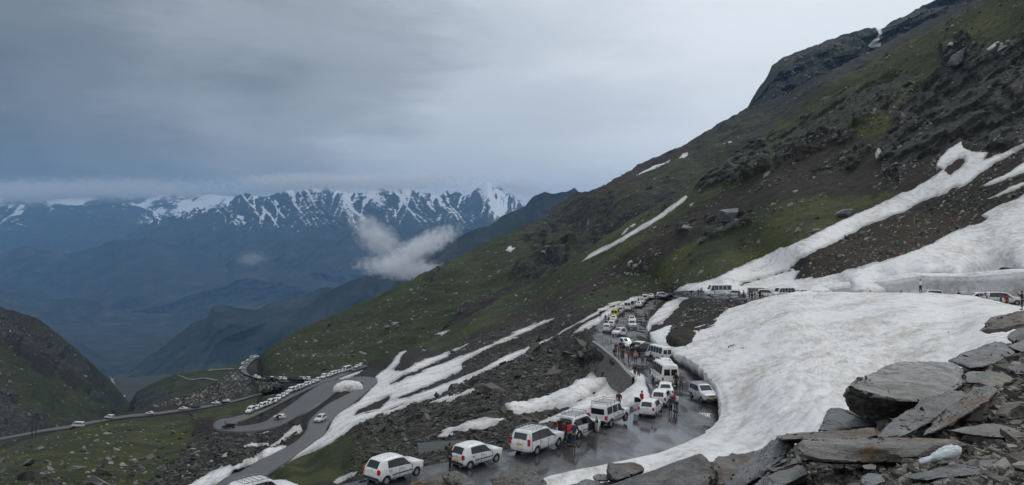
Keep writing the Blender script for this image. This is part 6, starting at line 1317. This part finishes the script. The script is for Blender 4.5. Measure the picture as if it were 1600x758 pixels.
    for m_, mt in ((body, M_SKIN), (hair, M_HAIR), (eyes, M_HAIR), (sh[0], M_SHOE), (sh[1], M_SHOE), (jacket, CLOTH['black']), (trousers, CLOTH['black'])): m_.materials.clear(); m_.materials.append(mt)
    return dict(body=body, hair=hair, eyes=eyes, shoes=sh, jacket=jacket, trousers=trousers)
def person(p, ang, pose, jk, tr, label, h=1.70, group=None, bag=None, hat=None):
    if pose not in PEO: PEO[pose] = person_meshes(pose)
    M = PEO[pose]; r = bpy.data.objects.new('person', M['body']); C.objects.link(r); r.location = p; r.rotation_euler = (0, 0, R(ang)); r.scale = (h / 1.70,) * 3
    for nm, me, mt in (('hair', M['hair'], CLOTH[hat] if hat else None), ('eyes', M['eyes'], None), ('shoe', M['shoes'][0], None), ('shoe', M['shoes'][1], None), ('jacket', M['jacket'], CLOTH[jk]), ('trousers', M['trousers'], CLOTH[tr])):
        o = bpy.data.objects.new(nm, me); C.objects.link(o); o.parent = r
        if mt: o.material_slots[0].link = 'OBJECT'; o.material_slots[0].material = mt
    if bag:
        bm = bmesh.new(); bxm(bm, (-0.22, 0, 1.22), (0.20, 0.32, 0.46), bev=0.07); b = bm_obj('backpack', bm, CLOTH[bag], None); b.name = 'backpack'; b.location = p; b.rotation_euler = (0, 0, R(ang)); b.scale = r.scale; tag(b, '%s backpack worn by the %s' % (bag, label[:60]), 'backpack')
    return tag(r, label, 'person', group)
GP = 'people standing about the road'
person(rt(703, 738), 20, 'pockets', 'brown', 'black', 'person in dark brown clothes standing at the tail of the second hatchback', 1.75)
person(rt(889, 698), 50, 'lean', 'red', 'black', 'person in red jacket at the open tailgate', 1.74)
person(rt(896.5, 699), 60, 'lean', 'navy', 'denim', 'person in navy jacket beside the red jacket at the open tailgate', 1.74)
person(rt(881.5, 694), 35, 'pockets', 'maroon', 'black', 'person in dark red top left of the open tailgate', 1.7)
person(ground_at(967, 641), -100, 'pockets', 'maroon', 'black', 'person in dark jacket with red bag behind the boxy off-roader', 1.74, bag='red')
person(rt(1003, 641), 20, 'pockets', 'red', 'grey', 'person in red top behind the open car door', 1.74)
person(rt(1048, 646), 70, 'pockets', 'navy', 'black', 'person in navy beside the dark-bumpered hatchback, left of a chatting pair', 1.5)
person(rt(1054.5, 643), 180, 'hip', 'red', 'denim', 'person in red top in the chatting pair right of the hatchbacks', 1.66)
person(rt(1058, 645), 170, 'pockets', 'white', 'black', 'person in white jacket in the chatting pair right of the hatchbacks', 1.72)
person(rt(1056, 608), -80, 'pockets', 'black', 'black', 'person in black right of the nearest minibus, left one of two', 1.74)
person(rt(1064, 609), -100, 'hip', 'grey', 'black', 'person in grey right of the nearest minibus, right one of two', 1.74)
person(ground_at(992, 589), 70, 'pockets', 'black', 'black', 'person in black standing on the snow tongue, left one of two', 1.74)
person(ground_at(998, 591), 110, 'hip', 'brown', 'olive', 'person in brown standing on the snow tongue, right one of two', 1.7)
crowd = [(960, 562, 'walk', 'black', 'black', 'black-clad person walking at the left of the crowd by the concrete wall'), (962.5, 553, 'pockets', 'maroon', 'black', 'person in maroon at the top left of the crowd'), (967, 556, 'hip', 'red', 'black', 'person in red among the dark-clad crowd by the wall'), (971, 551, 'pockets', 'navy', 'black', 'person in navy at the back of the crowd by the wall'),
 (975, 556, 'walk', 'black', 'grey', 'black-clad person at the right of the crowd by the wall'), (982, 567, 'pockets', 'red', 'maroon', 'person in red with dark red trousers, front of the crowd'), (993, 569, 'hip', 'pink', 'black', 'person in pink top in front of the maroon car'), (988, 552, 'pockets', 'black', 'black', 'black-clad person right of the white hatchback facing the camera'),
 (1004, 570, 'pockets', 'grey', 'black', 'person in grey below the maroon car'), (1012, 568, 'walk', 'white', 'denim', 'person in white and denim left of the second van'), (1017, 571, 'pockets', 'black', 'navy', 'person in black and navy left of the second van'), (1020.5, 584, 'pockets', 'black', 'black', 'dark person at the left rear side of the nearest minibus'),
 (1026, 577, 'hip', 'yellow', 'black', 'person in bright yellow top beside the minibus'), (1049, 574, 'pockets', 'maroon', 'black', 'person in maroon between the vans and the snow wall'), (973, 563, 'pockets', 'brown', 'black', 'person in brown in front of the crowd by the wall')]
for x, y, po, j, t_, lb in crowd: person(rt(x, y), RS.uniform(0, 360), po, j, t_, lb, RS.uniform(1.6, 1.78), GP)
far = [(938, 497, 'point', 'black', 'black', 'lone person at the tip of the snow streak left of the parked row', 0), (946, 503, 'pockets', 'navy', 'black', 'person in navy left of the parked row, left one of two', 1), (951, 503, 'pockets', 'white', 'black', 'person in white left of the parked row, right one of two', 1), (994, 488, 'pockets', 'black', 'black', 'dark person beside the far minibus', 1),
 (998, 475, 'pockets', 'navy', 'black', 'dark person behind the far minibus row', 1), (1024.5, 470, 'pockets', 'black', 'black', 'dark person in the hairpin bend, left one of two', 1), (1028, 470, 'walk', 'blue', 'black', 'person in blue in the hairpin bend, right one of two', 1), (1018, 494, 'walk', 'black', 'navy', 'dark person walking up along the right road edge, topmost of three', 1),
 (1009, 503, 'lean', 'black', 'black', 'dark person bending at the right road edge, middle one of three', 1), (1002, 512, 'walk', 'black', 'black', 'dark person striding at the right road edge, lowest of three', 1), (1080, 465, 'pockets', 'black', 'black', 'lone dark person on the snow left of the top minibus', 1), (1091, 464, 'pockets', 'brown', 'black', 'person in brown left of the open minibus door', 1), (1095, 464, 'pockets', 'black', 'grey', 'dark person against the open minibus door', 1),
 (1097, 458, 'point', 'grey', 'grey', 'person in grey standing on snow behind the open minibus door', 0),
 (1154.5, 466, 'pockets', 'maroon', 'black', 'person in maroon above the soil bank, right of the silver saloon', 1), (1162, 467.5, 'walk', 'navy', 'black', 'tall dark person above the soil bank in the gap between vehicles', 1), (1171, 467, 'pockets', 'navy', 'navy', 'person in navy left of the man in orange on the top road', 1), (1175, 466.5, 'pockets', 'blue', 'navy', 'person in blue next to the man in orange', 1), (1179.5, 467.5, 'hip', 'orange', 'denim', 'man in orange top on the top road', 1),
 (1187, 468, 'pockets', 'black', 'black', 'dark person right of the man in orange', 1), (1234, 467.5, 'pockets', 'blue', 'navy', 'person in blue at the right van, left of a close pair', 1), (1238, 467, 'hip', 'olive', 'black', 'person in olive right of the right van', 1), (1242, 466.5, 'pockets', 'brown', 'black', 'person in brown at the foot of the snow bank', 1),
 (1360, 470, 'pockets', 'black', 'black', 'person whose dark head shows over the snow bank', 1), (1408, 472, 'pockets', 'black', 'black', 'second dark head over the snow bank, left of the man in white', 1), (1564, 480, 'pockets', 'grey', 'grey', 'person in grey shawl in front of the right-hand estate', 1), (1573, 482, 'hip', 'red', 'red', 'person in red dress in front of the right-hand estate', 1), (1498, 474, 'pockets', 'black', 'black', 'dark head over the snow bank, right of the man in white', 1)]
for x, y, po, j, t_, lb, onroad in far: person(rt(x, y) if onroad else ground_at(x, y), RS.uniform(0, 360), po, j, t_, lb, RS.uniform(1.62, 1.76), GP)
person(bank_at(1438, 458.3) + Vector((0, 0, 0.1)), -60, 'point', 'white', 'black', 'man in white shirt standing on the snow crest, arm out', 1.75)
person(bank_at(1597, 484) + Vector((0, 0, 0.0)), 150, 'photo', 'black', 'black', 'large dark figure at the right edge of the view', 1.85)
person(rt(352, 668), 30, 'pockets', 'black', 'navy', 'dark person beside the dark vehicle at the left hairpin', 1.75)
# ------------------------------------------------------------------ retaining wall, parapet, poles, boulders, clouds
tcn = NT('stone_masonry'); br = tcn.vor(1.6, 'DISTANCE_TO_EDGE', 'Distance', map_scale=(1, 1, 1.6)); cc = tcn.vor(1.6, 'F1', 'Color', map_scale=(1, 1, 1.6)); sp_ = tcn.n('ShaderNodeSeparateColor'); tcn.l(cc, sp_.inputs[0])
M_WALL = tcn.set(tcn.mix(tcn.rng(br, 0.0, 0.06), (0.05, 0.045, 0.04), tcn.ramp(sp_.outputs[0], [(0, (0.075, 0.07, 0.062)), (1, (0.15, 0.14, 0.125))])), 0.85); tcn.bump(br, 0.5, 0.08)
M_CONC = plain('weathered_concrete', (0.24, 0.235, 0.22), 0.8)
def wall():
    top = [rt(x, y) for x, y in ((925, 538), (936, 546), (948, 556), (960, 566), (970, 577), (977, 586), (988, 597))]; bot = [(914, 572), (924, 583), (937, 592), (950, 601), (961, 609), (970, 616), (984, 624)]
    T_ = []
    for t, (bx, by) in zip(top, bot):
        t = t + Vector((0, 0, 0.35)); k = t.y - 1.2; T_.append((t, P(bx, by, k)))
    V = []; n = 12
    c = catmull([tuple(a) + tuple(b) for a, b in T_], 6)
    tops = c[:, :3]; bots = c[:, 3:]; rows = []
    inn = np.array([0.35, 0.55, 0.0])
    rows.append(tops + inn * 0.9 + [0, 0, -1.2]); rows.append(tops + inn * 0.9); rows.append(tops)
    for k in range(1, n + 1): rows.append(tops * (1 - k / n) + bots * (k / n) + fbm(tops * 0.8 + k * 0.4, 2, 3)[:, None] * 0.08)
    V = np.stack(rows); o = mesh_from('retaining_wall', V, grid_faces(*V.shape[:2]), M_WALL, smooth=False); tag(o, 'curved grey masonry retaining wall under the road edge', 'wall')
    cop = np.stack([tops + inn * 1.0 + [0, 0, 0.02], tops + inn * 1.0 + [0, 0, 0.14], tops - inn * 0.12 + [0, 0, 0.14], tops - inn * 0.12 + [0, 0, 0.0]])
    mesh_from('coping', cop, grid_faces(*cop.shape[:2]), M_CONC, smooth=False, parent=o)
wall()
# grey concrete parapet below the second hatchback
def parapet():
    pts = [(652, 692), (690, 689), (728, 688), (742, 690), (720, 702), (690, 706), (655, 711)]; base = ground_at(692, 706); d = base.y
    bm = bmesh.new(); f = []
    for k, dy in ((0, 0), (1, 0.35)):
        f.append([bm.verts.new(P(x, y, d + dy + (712 - y) * 0.02)) for x, y in pts])
    bm.faces.new(f[0]); bm.faces.new(f[1][::-1]); n = len(pts)
    for i in range(n): bm.faces.new((f[0][i], f[1][i], f[1][(i + 1) % n], f[0][(i + 1) % n]))
    tag(bm_obj('concrete_slab', bm, M_SLABC, None, False), 'smooth grey concrete slab in the rubble left of the second hatchback', 'concrete slab')
M_SLABC = plain('grey_wet_concrete', (0.13, 0.14, 0.145), 0.35)
parapet()
def pole(px, py, top, label):
    b = ground_at(px, py); h = (py - top) / F * b.y; bm = bmesh.new(); q = bmesh.ops.create_cone(bm, cap_ends=True, segments=8, radius1=0.20, radius2=0.13, depth=h); bmesh.ops.translate(bm, vec=(0, 0, h / 2), verts=q['verts'])
    r = bm_obj('utility_pole', bm, M_PLAS, None); r.location = b; tag(r, label, 'utility pole', 'utility poles along the low road')
    bm = bmesh.new(); bxm(bm, (0, 0, h * 0.88), (2.2, 0.14, 0.14)); bxm(bm, (0, 0, h * 0.76), (1.7, 0.12, 0.12)); bm_obj('crossarm', bm, M_PLAS, r, False)
pole(165.5, 653, 633, 'taller dark pole left of the off-roader on the low road'); pole(174.5, 651, 631, 'dark pole directly behind the off-roader on the low road')
pole(50, 678, 652, 'dark pole left of the leftmost van'); pole(56, 677, 657, 'shorter dark pole nearest the leftmost van')
# boulders one can pick out on the slopes
def gboulder(px, py, w, h, mat, label, seed, sheet=None, cat='boulder'):
    b = Vector(sheet_pos(sheet or SA, px, py)[0]); s = b.y / F; rs = np.random.RandomState(seed); pts = []
    for i in range(16):
        a = rs.uniform(0, 6.28); z = rs.uniform(0, 1); r_ = 0.5 * (1 - 0.35 * z); pts.append((px + math.cos(a) * w * r_ + 0.15 * w * z, py - z * h + 0.12 * h, b.y * (1 + math.sin(a) * w * 0.35 / F)))
    return rock(pts, mat, label, cat, L=max(0.05, w * s / 26), amp=w * s * 0.02, seed=seed, strata=14 / (w * s))
gboulder(770, 607, 30, 9, 'dark', 'flat dark boulder on the rubble slope left of the thick snow tongue', 51)
gboulder(1134, 345, 44, 24, 'grey', 'big layered outcrop boulder in the middle of the hillside', 52); gboulder(1074, 363, 30, 17, 'grey', 'angular pale boulder left of the layered outcrop', 53); gboulder(1096, 379, 18, 10, 'grey', 'small pale boulder below the layered outcrop', 54)
gboulder(1317, 338, 34, 14, 'grey', 'long pale boulder just above the upper snow streak', 55); gboulder(1273, 364, 22, 8, 'grey', 'flat pale boulder at the upper snow streak edge', 56)
gboulder(1124, 478, 11, 6, 'grey', 'pale rock on the soil bank under the top minibus', 57); gboulder(1497, 102, 40, 34, 'grey', 'upright grey crag high on the hillside', 58); gboulder(1490, 75, 30, 16, 'grey', 'grey block above the upright crag', 59)
gboulder(270, 680, 16, 9, 'grey', 'pale flat boulder on the grassy shoulder left of the hairpin', 60); gboulder(118, 734, 26, 9, 'grey', 'long pale boulder low on the grassy shoulder', 61); gboulder(42, 728, 24, 14, 'dark', 'dark boulder at the left of the grassy shoulder', 62)
gboulder(942, 665, 14, 12, 'dark', 'dark rock between the open-tailgate car and the boxy off-roader', 63); gboulder(918, 662, 16, 10, 'dark', 'dark rock at the road edge above the open-tailgate car', 64); gboulder(765, 700, 20, 13, 'dark', 'black rock just behind the second hatchback roof', 65); gboulder(735, 690, 20, 8, 'brown', 'brownish rock above the concrete slab', 66)
# thick snow mound inside the hairpin
def mound():
    c = road_at(544, 608); bm = bmesh.new(); bmesh.ops.create_icosphere(bm, subdivisions=5, radius=1); V = np.array([v.co[:] for v in bm.verts]); V[:, 2] = np.maximum(V[:, 2], -0.2)
    V = V * [2.6, 4.6, 2.6]; V[:, 2] += fbm(V / 1.5, 4, 5) * 0.6
    a = 1.1; x, y = V[:, 0].copy(), V[:, 1].copy(); V[:, 0] = x * math.cos(a) + y * math.sin(a); V[:, 1] = -x * math.sin(a) + y * math.cos(a)
    for v, q in zip(bm.verts, V): v.co = q
    me = bpy.data.meshes.new('snow_mound'); bm.to_mesh(me); bm.free(); me.attributes.new('edge', 'FLOAT', 'POINT'); me.polygons.foreach_set('use_smooth', np.ones(len(me.polygons), bool)); me.materials.append(M_SNOW); o = bpy.data.objects.new('snow_mound', me); C.objects.link(o); o.location = c; tag(o, 'white ploughed snow mound inside the lower hairpin', 'snow mound')
mound()
# ------------------------------------------------------------------ cloud wisps caught on the ridges
def cloud(name, px, py, d, w, h, dep, rot, dens, seed, label):
    c = P(px, py, d); s = d / F; bm = bmesh.new(); bmesh.ops.create_icosphere(bm, subdivisions=3, radius=1.0)
    me = bpy.data.meshes.new(name); bm.to_mesh(me); bm.free(); o = bpy.data.objects.new(name, me); C.objects.link(o); o.location = c; o.scale = (w * s / 2, dep / 2, h * s / 2); o.rotation_euler = (0, -R(rot), 0)
    m = bpy.data.materials.new('cloud_vapour'); m.use_nodes = True; t = m.node_tree; t.nodes.clear(); n = t.nodes.new; l = t.links.new
    out_ = n('ShaderNodeOutputMaterial'); pv = n('ShaderNodeVolumePrincipled'); l(pv.outputs[0], out_.inputs['Volume']); pv.inputs['Color'].default_value = (0.99, 0.99, 1, 1); pv.inputs['Anisotropy'].default_value = 0.2
    tc_ = n('ShaderNodeTexCoord'); ln_ = n('ShaderNodeVectorMath'); ln_.operation = 'LENGTH'; l(tc_.outputs['Object'], ln_.inputs[0])
    mp = n('ShaderNodeMapping'); l(tc_.outputs['Object'], mp.inputs[0]); mp.inputs['Scale'].default_value = (w / h, 1, 1); mp.inputs['Location'].default_value = (seed * 3.1, seed, 0)
    nz = n('ShaderNodeTexNoise'); l(mp.outputs[0], nz.inputs['Vector']); nz.inputs['Scale'].default_value = 2.6; nz.inputs['Detail'].default_value = 5; nz.inputs['Roughness'].default_value = 0.72; nz.inputs['Distortion'].default_value = 0.5
    a = n('ShaderNodeMath'); a.operation = 'MULTIPLY_ADD'; l(ln_.outputs['Value'], a.inputs[0]); a.inputs[1].default_value = -0.45; l(nz.outputs['Fac'], a.inputs[2])
    r = n('ShaderNodeMapRange'); r.interpolation_type = 'SMOOTHSTEP'; l(a.outputs[0], r.inputs[0]); r.inputs[1].default_value = 0.06; r.inputs[2].default_value = 0.40; r.inputs[3].default_value = 0; r.inputs[4].default_value = dens; l(r.outputs[0], pv.inputs['Density'])
    me.materials.append(m); o['kind'] = 'stuff'; o['label'] = label; return o
cloud('cloud_wisp', 655, 388, 2900, 165, 46, 260, 27, 0.016, 1, 'pale cloud wisp caught against the dark ridge')
cloud('cloud_wisp', 632, 420, 2850, 180, 46, 260, -6, 0.014, 2, 'low cloud lying over the green slope edge')
cloud('cloud_wisp', 590, 372, 3300, 120, 60, 260, -40, 0.010, 3, 'thin rising cloud left of the wisp')
cloud('cloud_wisp', 393, 404, 6900, 60, 30, 500, 5, 0.0011, 4, 'faint pale cloud on the mountain flank')
cloud('cloud_cap', 600, 286, 12300, 320, 34, 900, 0, 0.0045, 5, 'cloud brushing the mountain crest')
cloud('cloud_cap', 470, 284, 12300, 260, 34, 900, 0, 0.0045, 6, 'cloud brushing the left part of the crest')
cloud('cloud_cap', 815, 294, 14500, 110, 34, 900, -10, 0.004, 7, 'cloud behind the sharp summit')
cloud('cloud_cap', 180, 296, 14800, 560, 46, 1200, 0, 0.0022, 8, 'cloud over the left far mountains')
cloud('cloud_cap', -20, 304, 14500, 380, 50, 1200, 0, 0.002, 9, 'cloud over the leftmost far mountains')
SC.cycles.volume_step_rate = 1.0; SC.cycles.volume_max_steps = 96
